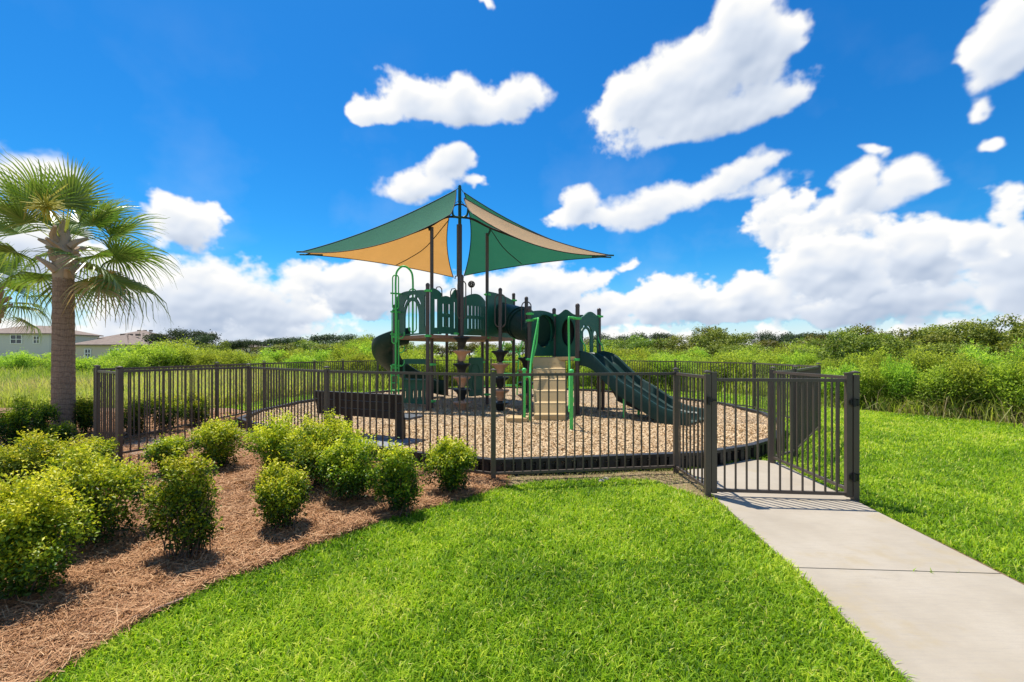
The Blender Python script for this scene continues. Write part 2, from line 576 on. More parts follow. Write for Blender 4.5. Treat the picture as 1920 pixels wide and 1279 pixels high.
    c = b.ramp(b.math('MULTIPLY_ADD', n2, .5, b.math('MULTIPLY', n, .5)), [(.35, (.25, .155, .10)), (.55, (.43, .29, .20)), (.7, (.56, .41, .30))])
    sz = b.new('ShaderNodeSeparateXYZ')
    b.link(P, sz.inputs[0])
    ring = b.math('SINE', b.math('MULTIPLY_ADD', sz.outputs[2], 62.0, b.math('MULTIPLY', b.noise(P, 3.0, 4, .7), 14.0)))
    c = b.mix(b.maprange(ring, .55, 1.0, 0, .45), c, (.13, .085, .06, 1))      # leaf scars
    b.link(c, p.inputs['Base Color'])
    p.inputs['Roughness'].default_value = .92
    bp = b.new('ShaderNodeBump')
    bp.inputs['Strength'].default_value = .9
    bp.inputs['Distance'].default_value = .03
    b.link(b.math('ADD', n, n2), bp.inputs['Height'])
    b.link(bp.outputs[0], p.inputs['Normal'])
    M['bark'] = m


ground_mats()


# ------------------------------------------------------------------ object helpers
def tag(o, label=None, cat=None, group=None, kind=None):
    if label:
        o['label'] = label
    if cat:
        o['category'] = cat
    if group:
        o['group'] = group
    if kind:
        o['kind'] = kind
    return o


def empty(name, loc=(0, 0, 0), rz=0.0):
    o = bpy.data.objects.new(name, None)
    o.empty_display_size = .1
    COL.objects.link(o)
    o.location = loc
    o.rotation_euler = (0, 0, rz)
    return o


def link(name, me, parent=None, local=False):
    o = bpy.data.objects.new(name, me)
    COL.objects.link(o)
    if parent is not None:
        o.parent = parent
        if not local:
            base = Vector(parent.location)
            p = parent.parent
            while p is not None:
                base = base + Vector(p.location)
                p = p.parent
            o.location = -base if parent.type == 'EMPTY' else (0, 0, 0)
    return o


def copy_tree(o, parent=None):
    c = o.copy()
    COL.objects.link(c)
    c.parent = parent
    for ch in list(o.children):
        copy_tree(ch, c)
    return c


class MB:
    """collects shapes, then links them as one mesh object"""
    def __init__(self):
        self.v, self.f = [], []

    def add(self, vs, fs):
        n = len(self.v)
        self.v += [tuple(p) for p in vs]
        self.f += [tuple(i + n for i in f) for f in fs]
        return self

    def box(self, c, s, rz=0.0, mat=None):
        x, y, z = (k / 2 for k in s)
        vs = [Vector(p) for p in ((-x, -y, -z), (x, -y, -z), (x, y, -z), (-x, y, -z), (-x, -y, z), (x, -y, z), (x, y, z), (-x, y, z))]
        R = mat if mat is not None else Matrix.Rotation(rz, 3, 'Z')
        vs = [R @ p + Vector(c) for p in vs]
        return self.add(vs, [(0, 3, 2, 1), (4, 5, 6, 7), (0, 1, 5, 4), (1, 2, 6, 5), (2, 3, 7, 6), (3, 0, 4, 7)])

    def tube(self, pts, r, n=8, closed=False, caps=True):
        pts = [Vector(p) for p in pts]
        m = len(pts)
        rr = r if isinstance(r, (list, tuple)) else [r] * m
        tang = []
        for i in range(m):
            a = pts[(i - 1) % m] if (closed or i > 0) else pts[0]
            c = pts[(i + 1) % m] if (closed or i < m - 1) else pts[-1]
            t = (c - a)
            tang.append(t.normalized() if t.length > 1e-9 else Vector((0, 0, 1)))
        ref = Vector((0, 0, 1)) if abs(tang[0].z) < .9 else Vector((1, 0, 0))
        nrm = (ref - tang[0] * ref.dot(tang[0])).normalized()
        vs, fs = [], []
        for i in range(m):
            nrm = (nrm - tang[i] * nrm.dot(tang[i])).normalized()
            bi = tang[i].cross(nrm)
            for k in range(n):
                a = 2 * math.pi * k / n
                vs.append(pts[i] + (nrm * math.cos(a) + bi * math.sin(a)) * rr[i])
        segs = m if closed else m - 1
        for i in range(segs):
            j = (i + 1) % m
            for k in range(n):
                l = (k + 1) % n
                fs.append((i * n + k, i * n + l, j * n + l, j * n + k))
        if not closed and caps:
            fs.append(tuple(reversed(range(n))))
            fs.append(tuple((m - 1) * n + k for k in range(n)))
        return self.add(vs, fs)

    def lathe(self, prof, c=(0, 0, 0), n=20):
        c = Vector(c)
        vs, fs = [], []
        for (r, z) in prof:
            for k in range(n):
                a = 2 * math.pi * k / n
                vs.append(c + Vector((r * math.cos(a), r * math.sin(a), z)))
        for i in range(len(prof) - 1):
            for k in range(n):
                l = (k + 1) % n
                fs.append((i * n + k, i * n + l, (i + 1) * n + l, (i + 1) * n + k))
        fs.append(tuple(reversed(range(n))))
        fs.append(tuple((len(prof) - 1) * n + k for k in range(n)))
        return self.add(vs, fs)

    def prism(self, poly, z0, z1):
        n = len(poly)
        vs = [(x, y, z0) for x, y in poly] + [(x, y, z1) for x, y in poly]
        fs = [tuple(reversed(range(n))), tuple(range(n, 2 * n))]
        for i in range(n):
            j = (i + 1) % n
            fs.append((i, j, n + j, n + i))
        return self.add(vs, fs)

    def plate(self, outer, holes, p0, p1, th):
        """flat board with cut-outs: outlines in (u along p0>p1, height), thickness th"""
        bm = bmesh.new()
        edges = []
        for loop in [outer] + holes:
            vv = [bm.verts.new((u, 0, z)) for u, z in loop]
            for i in range(len(vv)):
                edges.append(bm.edges.new((vv[i], vv[(i + 1) % len(vv)])))
        bmesh.ops.triangle_fill(bm, use_beauty=True, use_dissolve=False, edges=edges, normal=(0, -1, 0))
        bmesh.ops.recalc_face_normals(bm, faces=bm.faces)
        ret = bmesh.ops.extrude_face_region(bm, geom=list(bm.faces))
        for e in ret['geom']:
            if isinstance(e, bmesh.types.BMVert):
                e.co.y += th
        bmesh.ops.recalc_face_normals(bm, faces=bm.faces)
        p0 = Vector((p0[0], p0[1], 0))
        d = Vector((p1[0], p1[1], 0)) - p0
        d.normalize()
        nn = Vector((-d.y, d.x, 0))
        bm.verts.index_update()
        vs = [p0 + d * v.co.x + nn * (v.co.y - th / 2) + Vector((0, 0, v.co.z)) for v in bm.verts]
        fs = [tuple(v.index for v in f.verts) for f in bm.faces]
        bm.free()
        return self.add(vs, fs)

    def mesh(self, name, mat, smooth=None):
        me = bpy.data.meshes.new(name)
        me.from_pydata(self.v, [], self.f)
        me.materials.append(mat)
        if smooth is not None:
            me.polygons.foreach_set('use_smooth', [True] * len(me.polygons))
            me.set_sharp_from_angle(angle=math.radians(smooth))
        me.update()
        return me

    def build(self, name, mat, parent=None, smooth=None, local=False):
        return link(name, self.mesh(name, mat, smooth), parent, local)


def tri_mesh(name, verts, tris, mat, tint=None, smooth=False):
    me = bpy.data.meshes.new(name)
    nv, nt = len(verts), len(tris)
    me.vertices.add(nv)
    me.vertices.foreach_set('co', np.ascontiguousarray(verts, dtype=np.float32).ravel())
    me.loops.add(nt * 3)
    me.loops.foreach_set('vertex_index', np.ascontiguousarray(tris, dtype=np.int32).ravel())
    me.polygons.add(nt)
    me.polygons.foreach_set('loop_start', np.arange(0, nt * 3, 3, dtype=np.int32))
    if smooth:
        me.polygons.foreach_set('use_smooth', np.ones(nt, dtype=bool))
    me.update(calc_edges=True)
    if tint is not None:
        a = me.attributes.new('tint', 'FLOAT', 'FACE')
        a.data.foreach_set('value', np.ascontiguousarray(tint, dtype=np.float32))
    me.materials.append(mat)
    return me


def unit(a):
    return a / np.maximum(np.linalg.norm(a, axis=1, keepdims=True), 1e-9)


def leaves(pos, dirs, size, width=.5, up=None, fold=.12, g=rng):
    """one folded lozenge leaf of two triangles at each position, pointing along dirs"""
    n = len(pos)
    d = unit(dirs)
    r = g.normal(size=(n, 3)) if up is None else up + g.normal(size=(n, 3)) * .5
    s = unit(np.cross(d, r))
    nn = np.cross(s, d)
    L = (size if np.ndim(size) else np.full(n, size))[:, None]
    a = pos
    c = pos + d * L - nn * L * .12
    m = pos + d * L * .5 + nn * L * fold
    b1 = m + s * L * width * .5
    b2 = m - s * L * width * .5
    verts = np.stack([a, b1, c, b2], 1).reshape(-1, 3)
    i = np.arange(n)[:, None] * 4
    tris = np.stack([i + [0, 1, 2], i + [0, 2, 3]], 1).reshape(-1, 3)
    return verts, tris


def blades(pos, height, width, lean, az, g=rng, curve=.5):
    """bent grass blades of three triangles"""
    n = len(pos)
    dx = np.stack([np.cos(az), np.sin(az), np.zeros(n)], 1)
    sx = np.stack([-np.sin(az + g.normal(size=n) * .6), np.cos(az), np.zeros(n)], 1)
    hz = np.zeros((n, 3))
    hz[:, 2] = 1
    h = height[:, None]
    w = width[:, None]
    le = lean[:, None]
    mid = pos + hz * h * .55 * np.cos(le * .5) + dx * h * .55 * np.sin(le * .5)
    tip = pos + hz * h * np.cos(le) + dx * h * (np.sin(le) + curve * .12)
    v = np.stack([pos - sx * w * .5, pos + sx * w * .5, mid - sx * w * .42, mid + sx * w * .42, tip], 1).reshape(-1, 3)
    i = np.arange(n)[:, None] * 5
    t = np.stack([i + [0, 1, 3], i + [0, 3, 2], i + [2, 3, 4]], 1).reshape(-1, 3)
    return v, t


def inside(pts, poly):
    x, y = pts[:, 0], pts[:, 1]
    c = np.zeros(len(pts), bool)
    n = len(poly)
    for i in range(n):
        x1, y1 = poly[i]
        x2, y2 = poly[(i + 1) % n]
        if y1 == y2:
            continue
        hit = ((y1 > y) != (y2 > y)) & (x < (x2 - x1) * (y - y1) / (y2 - y1) + x1)
        c ^= hit
    return c


def vnoise(x, y, seed=0):
    """smooth value noise 0..1"""
    xi, yi = np.floor(x).astype(np.int64), np.floor(y).astype(np.int64)
    fx, fy = x - xi, y - yi
    fx, fy = fx * fx * (3 - 2 * fx), fy * fy * (3 - 2 * fy)

    def hsh(a, b):
        h = (a * 374761393 + b * 668265263 + seed * 1442695) & 0xffffffff
        h = ((h ^ (h >> 13)) * 1274126177) & 0xffffffff
        return ((h ^ (h >> 16)) & 0xffff) / 65535.0
    a, b_, c, d = hsh(xi, yi), hsh(xi + 1, yi), hsh(xi, yi + 1), hsh(xi + 1, yi + 1)
    return (a * (1 - fx) + b_ * fx) * (1 - fy) + (c * (1 - fx) + d * fx) * fy


def spline(pts, n=8):
    """Catmull-Rom through the points"""
    P = [Vector(p) for p in pts]
    P = [P[0] * 2 - P[1]] + P + [P[-1] * 2 - P[-2]]
    out = []
    for i in range(1, len(P) - 2):
        for k in range(n):
            t = k / n
            a, b_, c, d = P[i - 1], P[i], P[i + 1], P[i + 2]
            out.append(.5 * ((2 * b_) + (c - a) * t + (2 * a - 5 * b_ + 4 * c - d) * t * t + (3 * b_ - a - 3 * c + d) * t ** 3))
    out.append(P[-2])
    return out


# ------------------------------------------------------------------ plan of the place
FENCE = dict(L=(2.14, 4.98), C1=(2.14, 5.94), F1=(-.23, 5.58), F2=(-2.72, 6.68), F3=(-5.0, 8.63), G1=(-5.8, 6.72), G0=(-6.8, 7.45), K1=(-6.68, 10.3),
             K2=(-6.65, 12.2), K3=(-6.3, 14.5), K4=(-5.95, 16.0), K5=(-5.17, 17.5), K6=(-3.2, 18.9), K7=(-.9, 19.5), K8=(1.5, 19.2), K9=(3.8, 17.9),
             B4=(5.6, 15.6), B3=(6.7, 12.6), B2=(6.2, 9.2), B1=(4.3, 6.92), A=(3.71, 6.47), H=(3.64, 4.83))
RING = [(2.62, 6.28), (1.7, 6.12), (.8, 5.98), (-.25, 5.84), (-1.35, 6.28), (-2.6, 7.0), (-3.75, 7.85), (-4.85, 8.75), (-5.75, 9.6), (-6.1, 11.0), (-6.1, 13.0), (-5.6, 15.2),
        (-4.5, 17.1), (-2.7, 18.2), (-.6, 18.7), (1.4, 18.4), (3.2, 17.2), (4.8, 15.2), (5.85, 12.7), (5.85, 10.6), (5.35, 9.0), (4.35, 7.45), (3.55, 6.78)]
PATH_L = [(1.62, .3), (1.89, 2.18), (2.04, 3.28), (2.20, 4.95), (2.34, 6.1)]
PATH_R = [(3.10, .3), (3.31, 2.18), (3.42, 3.04), (3.63, 4.9), (3.82, 6.55)]
PATH = PATH_L + [(2.75, 6.24), (3.5, 6.70)] + PATH_R[::-1]
EDGE = [(-3.4, 1.2), (-2.6, 1.75)] + [G(x, y) for x, y in ((30, 1310), (85, 1279), (160, 1232), (240, 1186), (310, 1142), (380, 1108), (450, 1080), (520, 1058), (580, 1028), (640, 1008), (700, 985), (760, 966), (810, 955), (860, 942), (905, 926), (940, 916))]
THATCH = [(-.05, 5.36), (.3, 5.56), (1.2, 5.68), (1.72, 5.60), (1.98, 5.12), (2.12, 4.80), (2.19, 4.97), (2.33, 6.1), (1.7, 6.06), (-.05, 5.81)]
BED = EDGE[:-1] + [(-.06, 5.36), (-.06, 5.80), (-.25, 5.8), (-2.6, 6.95), (-4.85, 8.7), (-5.7, 9.5), (-6.5, 10.3), (-6.7, 12.0), (-8.2, 13.2), (-16, 13.0), (-16, 1.2)]
WALK = [(-5.85, 6.45), (-6.95, 7.25), (-6.55, 9.95), (-5.75, 9.56), (-4.9, 8.8), (-5.05, 8.55)]
WILD_R = [(9.2, 13.2), (9.9, 12.3), (10.6, 11.2), (11.3, 9.9), (11.9, 8.6), (13, 7.5), (60, 7)]     # front edge of the thicket
LAWN = [(-16, -6), (26, -6), (26, 7)] + WILD_R[::-1][1:] + [(9.4, 15.5), (8.3, 18.5), (5.5, 21), (1, 22.3), (-4, 21.6), (-7, 19), (-8.3, 16), (-8.4, 13.2), (-16, 13.0)]

# ------------------------------------------------------------------ the setting
mb = MB()
mb.add([(-900, -60, -.03), (900, -60, -.03), (900, 1500, -.03), (-900, 1500, -.03)], [(0, 1, 2, 3)])
tag(mb.build('ground', M['field']), 'open weedy field reaching to the horizon', 'ground', kind='structure')

mb = MB()
mb.prism(LAWN, -.028, 0.0)
tag(mb.build('lawn', M['lawn']), 'bright green mown lawn around the fenced playground', 'lawn', kind='structure')


def sheet(poly, z, step, amp, seed, name, mat, sc=2.0, fall=.25):
    """gently uneven sheet that fills the polygon"""
    bm = bmesh.new()
    vv = [bm.verts.new((x, y, 0)) for x, y in poly]
    f = bm.faces.new(vv)
    f.normal_update()
    bmesh.ops.triangulate(bm, faces=[f])
    xs = [p[0] for p in poly]
    ys = [p[1] for p in poly]
    k = math.floor(min(xs) / step) * step
    while k < max(xs):
        bmesh.ops.bisect_plane(bm, geom=bm.verts[:] + bm.edges[:] + bm.faces[:], plane_co=(k, 0, 0), plane_no=(1, 0, 0))
        k += step
    k = math.floor(min(ys) / step) * step
    while k < max(ys):
        bmesh.ops.bisect_plane(bm, geom=bm.verts[:] + bm.edges[:] + bm.faces[:], plane_co=(0, k, 0), plane_no=(0, 1, 0))
        k += step
    co = np.array([v.co[:] for v in bm.verts])
    hz = z + amp * (vnoise(co[:, 0] * sc, co[:, 1] * sc, seed) * .65 + vnoise(co[:, 0] * sc * 2.7, co[:, 1] * sc * 2.7, seed + 1) * .35)
    for v, h in zip(bm.verts, hz):
        v.co.z = h if not v.is_boundary else z
    bmesh.ops.recalc_face_normals(bm, faces=bm.faces)
    if sum(f.normal.z for f in bm.faces) < 0:
        bmesh.ops.reverse_faces(bm, faces=bm.faces)
    me = bpy.data.meshes.new(name)
    bm.to_mesh(me)
    bm.free()
    me.materials.append(mat)
    me.polygons.foreach_set('use_smooth', [True] * len(me.polygons))
    return link(name, me)


def bed_z(x, y):
    return .006 + .05 * (vnoise(x * 1.6, y * 1.6, 3) * .65 + vnoise(x * 1.6 * 2.7, y * 1.6 * 2.7, 4) * .35)


tag(sheet(BED, .006, .25, .05, 3, 'planting_bed', M['bed'], 1.6), 'brown pine straw planting bed beside the lawn', 'planting bed', kind='structure')
tag(sheet(RING, .14, .35, .05, 9, 'wood_chip_surface', M['mulch'], .8), 'tan wood chip safety surface under the play structure', 'wood chips', kind='structure')
tag(sheet(THATCH, .005, .25, .02, 5, 'bare_strip', M['thatch'], 3.0), 'strip of dry thatch and bare soil along the front fence', 'soil', kind='structure')
MULCH_Z = .155

# concrete path: slabs separated by a joint at about 3.3 m
path = empty('path', (2.6, 3, 0))
tag(path, 'pale concrete path leading to the open-air gate', 'path', kind='structure')


def path_at(y):
    def ip(L):
        for (x0, y0), (x1, y1) in zip(L, L[1:]):
            if y0 <= y <= y1:
                return x0 + (x1 - x0) * (y - y0) / (y1 - y0)
        return L[-1][0] if y > L[-1][1] else L[0][0]
    return ip(PATH_L), ip(PATH_R)


def slab(y0, y1, tilt=.065, extra=None):
    g = .006
    l0, r0 = path_at(y0)
    l1, r1 = path_at(y1)
    mb = MB()
    poly = [(l0, y0 + g), (r0, y0 - tilt * (r0 - l0) + g), (r1, y1 - tilt * (r1 - l1) - g), (l1, y1 - g)] if extra is None else [(l0, y0 + g), (r0, y0 - tilt * (r0 - l0) + g)] + extra
    mb.prism(poly, -.05, .022)
    return mb.build('slab', M['concrete'], path)


slab(.3, 1.72)
slab(1.72, 3.30)
slab(3.30, 4.88)
slab(4.88, 6.1, extra=[(3.82, 6.55), (3.5, 6.70), (2.75, 6.24), (2.34, 6.1)])
SOIL_SHADE = [(x - .01, y) for x, y in PATH_R[1:4]] + [(x + .045 + .02 * math.sin(y * 9), y) for x, y in ((3.72, 5.3), (3.63, 4.9), (3.55, 4.2), (3.50, 3.75), (3.42, 3.04), (3.36, 2.6), (3.31, 2.18))]  # thin soil-brown sheet, painted shadow line along the right path edge
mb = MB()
mb.prism(SOIL_SHADE, -.02, .006)
tag(mb.build('soil_shade_strip', M['soil']), 'narrow brown soil strip painting the shadow along the right path edge', 'soil', kind='structure')
mb = MB()
mb.prism(WALK, -.05, .03)
tag(mb.build('walkway', M['concrete']), 'short concrete walkway behind the side gate', 'walkway', kind='structure')

# ------------------------------------------------------------------ playground border of plastic timbers
border = empty('playground_border', (0, 6, 0))
tag(border, 'low black plastic border around the wood chips', 'border')


def timber(p, q):
    p, q = Vector((*p, 0)), Vector((*q, 0))
    d = q - p
    Ln = d.length
    n = max(1, round(Ln / 1.25))
    d.normalize()
    out = Vector((d.y, -d.x, 0))
    if out.dot((p + q) / 2 - Vector((0, 12, 0))) < 0:
        out = -out
    rz = math.atan2(d.y, d.x)
    for k in range(n):
        a = p + d * (Ln * k / n + .004)
        s = Ln / n - .008
        c = a + d * s / 2
        mb = MB()
        top = .225
        mb.box(c + Vector((0, 0, top - .02)), (s, .105, .04), rz)
        mb.box(c - out * .03 + Vector((0, 0, (top - .04) / 2)), (s, .035, top - .04), rz)
        mb.box(c + out * .012 + Vector((0, 0, .010)), (s, .05, .02), rz)
        m = max(3, round(s / .14))
        for j in range(m):
            mb.box(a + d * (s * (j + .5) / m) + out * .0125 + Vector((0, 0, .1025)), (.075, .05, .163), rz)
        mb.build('timber', M['timber'], border)


for i in range(len(RING)):
    timber(RING[i], RING[(i + 1) % len(RING)])

# ------------------------------------------------------------------ fence
POST_H, RAIL_TOP, RAIL_BOT = 1.37, 1.315, .105
b_ = MB()
b_.box((0, 0, POST_H / 2 - .04), (.058, .058, POST_H + .04))
ME_POST = b_.mesh('fence_post', M['fence'])
b_ = MB()
b_.box((0, 0, POST_H + .004), (.068, .068, .016))
b_.add([(-.03, -.03, POST_H + .012), (.03, -.03, POST_H + .012), (.03, .03, POST_H + .012), (-.03, .03, POST_H + .012), (0, 0, POST_H + .026)], [(0, 1, 4), (1, 2, 4), (2, 3, 4), (3, 0, 4)])
ME_CAP = b_.mesh('fence_post_cap', M['fence'])
b_ = MB()
b_.box((0, 0, (RAIL_TOP + RAIL_BOT) / 2), (.0165, .0165, RAIL_TOP - RAIL_BOT))
ME_PICKET = b_.mesh('fence_picket', M['fence'])


def fence_section(a, c, label, with_post=True, dz=0.0, name='fence_section'):
    a, c = Vector((*a, dz)), Vector((*c, dz))
    d = c - a
    s = empty(name, a, math.atan2(d.y, d.x))
    Ln = d.length
    if with_post:
        p = link('post', ME_POST, s, True)
        link('post_cap', ME_CAP, p, True)
    for nm, z, h in (('top_rail', RAIL_TOP, .034), ('bottom_rail', RAIL_BOT, .030)):
        mb = MB()
        mb.box((Ln / 2, 0, z), (Ln - .060, .030, h))
        mb.build(nm, M['fence'], s, local=True)
    n = max(2, round((Ln - .06) / .112))
    for k in range(1, n):
        o = link('picket', ME_PICKET, s, True)
        o.location = (.03 + (Ln - .06) * k / n, 0, 0)
    tag(s, label, 'fence section', 'brown metal fence around the playground')
    return s


FS = [
    ('C1', 'L', 'short brown metal fence section running from the front corner to the gate latch'),
    ('F1', 'C1', 'long front fence section with open lawn before it, beside the gate corner'),
    ('F2', 'F1', 'front fence section with the row of low shrubs directly before it'),
    ('F3', 'F2', 'angled fence section before the bench, left of the shrub row'),
    ('G1', 'F3', 'fence section along the near side of the side walkway'),
    ('K1', 'G0', 'fence section along the far side of the side walkway, hedge behind it'),
    ('K2', 'K1', 'fence section just past the far end of the side walkway'),
    ('K3', 'K2', 'second fence section past the side walkway, weeds behind it'),
    ('K4', 'K3', 'short far fence section left of the spiral slide'),
    ('K5', 'K4', 'far fence section just left of the spiral slide'),
    ('K6', 'K5', 'far fence section seen behind the spiral slide and green ladder'),
    ('K7', 'K6', 'far fence section seen between the tall left deck posts'),
    ('K8', 'K7', 'far fence section seen behind the stacked climbing pods'),
    ('K9', 'K8', 'far fence section seen behind the sand coloured stairs'),
    ('B4', 'K9', 'far fence section seen behind the double slide'),
    ('B3', 'B4', 'far fence section with thicket behind it, right of the slide'),
    ('B2', 'B3', 'side fence section on the lawn side beyond the gate'),
    ('B1', 'B2', 'fence section seen edge-on behind the gate, dark and dense'),
    ('A', 'B1', 'very short fence section at the inner end of the path'),
    ('H', 'A', 'fence section along the right side of the path, ending at the gate hinges'),
]
for a, c, lab in FS:
    fence_section(FENCE[a], FENCE[c], lab)


def lone_post(k, label):
    p = link('fence_post', ME_POST)
    p.location = (*FENCE[k], 0)
    link('post_cap', ME_CAP, p, True)
    tag(p, label, 'fence post')


lone_post('L', 'brown square latch post of the front gate')
lone_post('G0', 'brown square latch post of the closed side gate')


def gate(a, c, label, name='gate', latch_first=True):
    a, c = Vector((*a, 0)), Vector((*c, 0))
    d = (c - a).normalized()
    a2, c2 = a + d * .066, c - d * .066
    Ln = (c2 - a2).length
    s = empty(name, a2, math.atan2(d.y, d.x))
    zb, zt = .055, 1.36
    for x in (0, Ln):
        mb = MB()
        mb.box((x, 0, (zb + zt) / 2), (.056, .05, zt - zb))
        u = mb.build('upright', M['fence'], s, local=True)
        mb = MB()
        mb.box((x, 0, zt + .007), (.064, .058, .014))
        mb.build('cap', M['fence'], u, local=True)
    for nm, z in (('top_rail', 1.29), ('bottom_rail', .085)):
        mb = MB()
        mb.box((Ln / 2, 0, z), (Ln - .056, .03, .034))
        mb.build(nm, M['fence'], s, local=True)
    n = round(Ln / .112)
    mb = MB()
    mb.box((0, 0, (1.29 + .085) / 2), (.0165, .0165, 1.205))
    me = mb.mesh('gate_picket', M['fence'])
    for k in range(1, n):
        o = link('picket', me, s, True)
        o.location = (Ln * k / n, 0, 0)
    xh = Ln if latch_first else 0
    sg = 1 if latch_first else -1
    for z in (.27, 1.06):
        mb = MB()
        mb.box((xh + sg * .034, -.034, z), (.075, .018, .05))
        mb.lathe([(.016, -.045), (.016, .045)], (xh + sg * .034, -.045, z), 10)
        mb.box((xh + sg * .075, -.036, z), (.02, .016, .075))
        mb.build('hinge', M['black'], s, local=True)
    xl = 0 if latch_first else Ln
    mb = MB()
    mb.box((xl - sg * .05, -.04, 1.07), (.05, .025, .04))
    mb.box((xl - sg * .01, -.036, 1.07), (.06, .012, .014))
    mb.box((xl - sg * .066, -.05, 1.065), (.018, .03, .09))
    mb.build('latch', M['black'], s, local=True)
    tag(s, label, 'gate')
    return s


gate(FENCE['L'], FENCE['H'], 'brown metal picket gate across the concrete path')
gate(FENCE['G1'], FENCE['G0'], 'closed brown side gate beside the palm tree', latch_first=False)

# ------------------------------------------------------------------ play structure
PZ = .12
play = empty('play_structure', (-.8, 12.5, 0))
tag(play, 'green, tan and brown playground play structure with decks and slides', 'play structure')


def part(mb, name, mat, parent=None, smooth=None):
    return mb.build(name, mat, parent or play, smooth)


def post(x, y, ztop, r=.05, name='post', z0=-.1, cap=True):
    mb = MB()
    mb.lathe([(r, z0), (r, ztop - .02), (r * 1.0, ztop)], (x, y, 0), 14)
    p = part(mb, name, M['post'], smooth=40)
    if cap:
        mb = MB()
        mb.lathe([(r * 1.06, ztop - .03), (r * 1.08, ztop + .01), (r * .8, ztop + .04), (r * .2, ztop + .055)], (x, y, 0), 14)
        mb.build('cap', M['post'], p, smooth=50)
    return p


def clamp(x, y, z, r=.05, ear=0.0):
    mb = MB()
    mb.lathe([(r + .012, -.03), (r + .016, -.02), (r + .016, .02), (r + .012, .03)], (x, y, z), 14)
    mb.box((x + math.cos(ear) * .07, y + math.sin(ear) * .07, z), (.07, .03, .045), ear)
    mb.box((x - math.cos(ear) * .065, y - math.sin(ear) * .065, z), (.05, .03, .035), ear)
    part(mb, 'clamp', M['lime'], smooth=40)


def rect(u0, u1, z0, z1, r=.04, n=4):
    pts = []
    r = min(r, (u1 - u0) / 2.01, (z1 - z0) / 2.01)
    for cx, cz, a0 in ((u1 - r, z0 + r, -90), (u1 - r, z1 - r, 0), (u0 + r, z1 - r, 90), (u0 + r, z0 + r, 180)):
        for k in range(n + 1):
            a = math.radians(a0 + 90 * k / n)
            pts.append((cx + r * math.cos(a), cz + r * math.sin(a)))
    return pts


def arch(u0, u1, z0, z1, n=12):
    r = (u1 - u0) / 2
    c = (u0 + u1) / 2
    rz = min(r * 1.1, z1 - z0)
    return [(u0, z0), (u1, z0)] + [(c + r * math.cos(math.pi * k / n), z1 - rz + rz * math.sin(math.pi * k / n)) for k in range(n + 1)]


def oval(c, z, ru, rz, n=24):
    return [(c + ru * math.cos(2 * math.pi * k / n), z + rz * math.sin(2 * math.pi * k / n)) for k in range(n)]


def arc_slot(c, z, r0, r1, a0, a1, n=6):
    o = [(c + r1 * math.cos(math.radians(a0 + (a1 - a0) * k / n)), z + r1 * math.sin(math.radians(a0 + (a1 - a0) * k / n))) for k in range(n + 1)]
    i = [(c + r0 * math.cos(math.radians(a1 + (a0 - a1) * k / n)), z + r0 * math.sin(math.radians(a1 + (a0 - a1) * k / n))) for k in range(n + 1)]
    return o + i


def top_curve(L, z0, fz, n=14, r=0):
    return [(0, z0), (L, z0)] + [(L * (1 - k / n), fz(1 - k / n)) for k in range(n + 1)]


dist = lambda a, c: math.hypot(c[0] - a[0], c[1] - a[1])

# tall deck
A_, B_, C_, G_, H_, I_, F_ = (-3.22, 12.7), (-2.09, 11.35), (-.68, 12.55), (.03, 13.95), (-.97, 15.2), (-2.2, 15.3), (-3.2, 14.2)
ZD = 2.05
mb = MB()
mb.prism([A_, B_, C_, G_, H_, I_, F_], ZD - .075, ZD)
dk = part(mb, 'deck', M['deck'])
mb = MB()
for k, (p, q) in enumerate(((A_, B_), (B_, C_), (C_, G_))):
    d = (Vector(q) - Vector(p)).normalized()
    n = Vector((d.y, -d.x))
    c = (Vector(p) + Vector(q)) / 2 + n * .012
    mb.box((c.x, c.y, ZD - .035), (dist(p, q) - .1, .02, .085), math.atan2(d.y, d.x))
mb.build('deck_edge', M['deck'], dk)

post(-3.27, 12.68, 2.9)
post(-2.09, 11.28, 3.28)
post(-2.08, 11.80, 4.86, .046, cap=False)
post(-.69, 12.62, 4.92, .046, cap=False)
post(.05, 14.0, 3.40)
post(-.99, 15.25, 3.3)
post(-2.2, 15.35, 3.3)

# panels of the tall deck
L = dist(A_, B_)
zt = 3.24
holes = [arch(.52, 1.30, ZD + .06, ZD + .93)]
for a0, a1 in ((30, 60), (70, 110), (120, 150)):
    holes.append(arc_slot(.91, ZD + .52, .50, .57, a0, a1))
holes.append(rect(.07, .13, ZD + .2, ZD + 1.0, .03))
holes.append(rect(1.58, 1.64, ZD + .2, ZD + 1.0, .03))
mb = MB()
mb.plate(top_curve(L, ZD + .02, lambda t: zt - .10 * (2 * t - 1) ** 4 + .02 * math.sin(t * 6)), holes, A_, B_, .03)
part(mb, 'arch_panel', M['dgreen'])


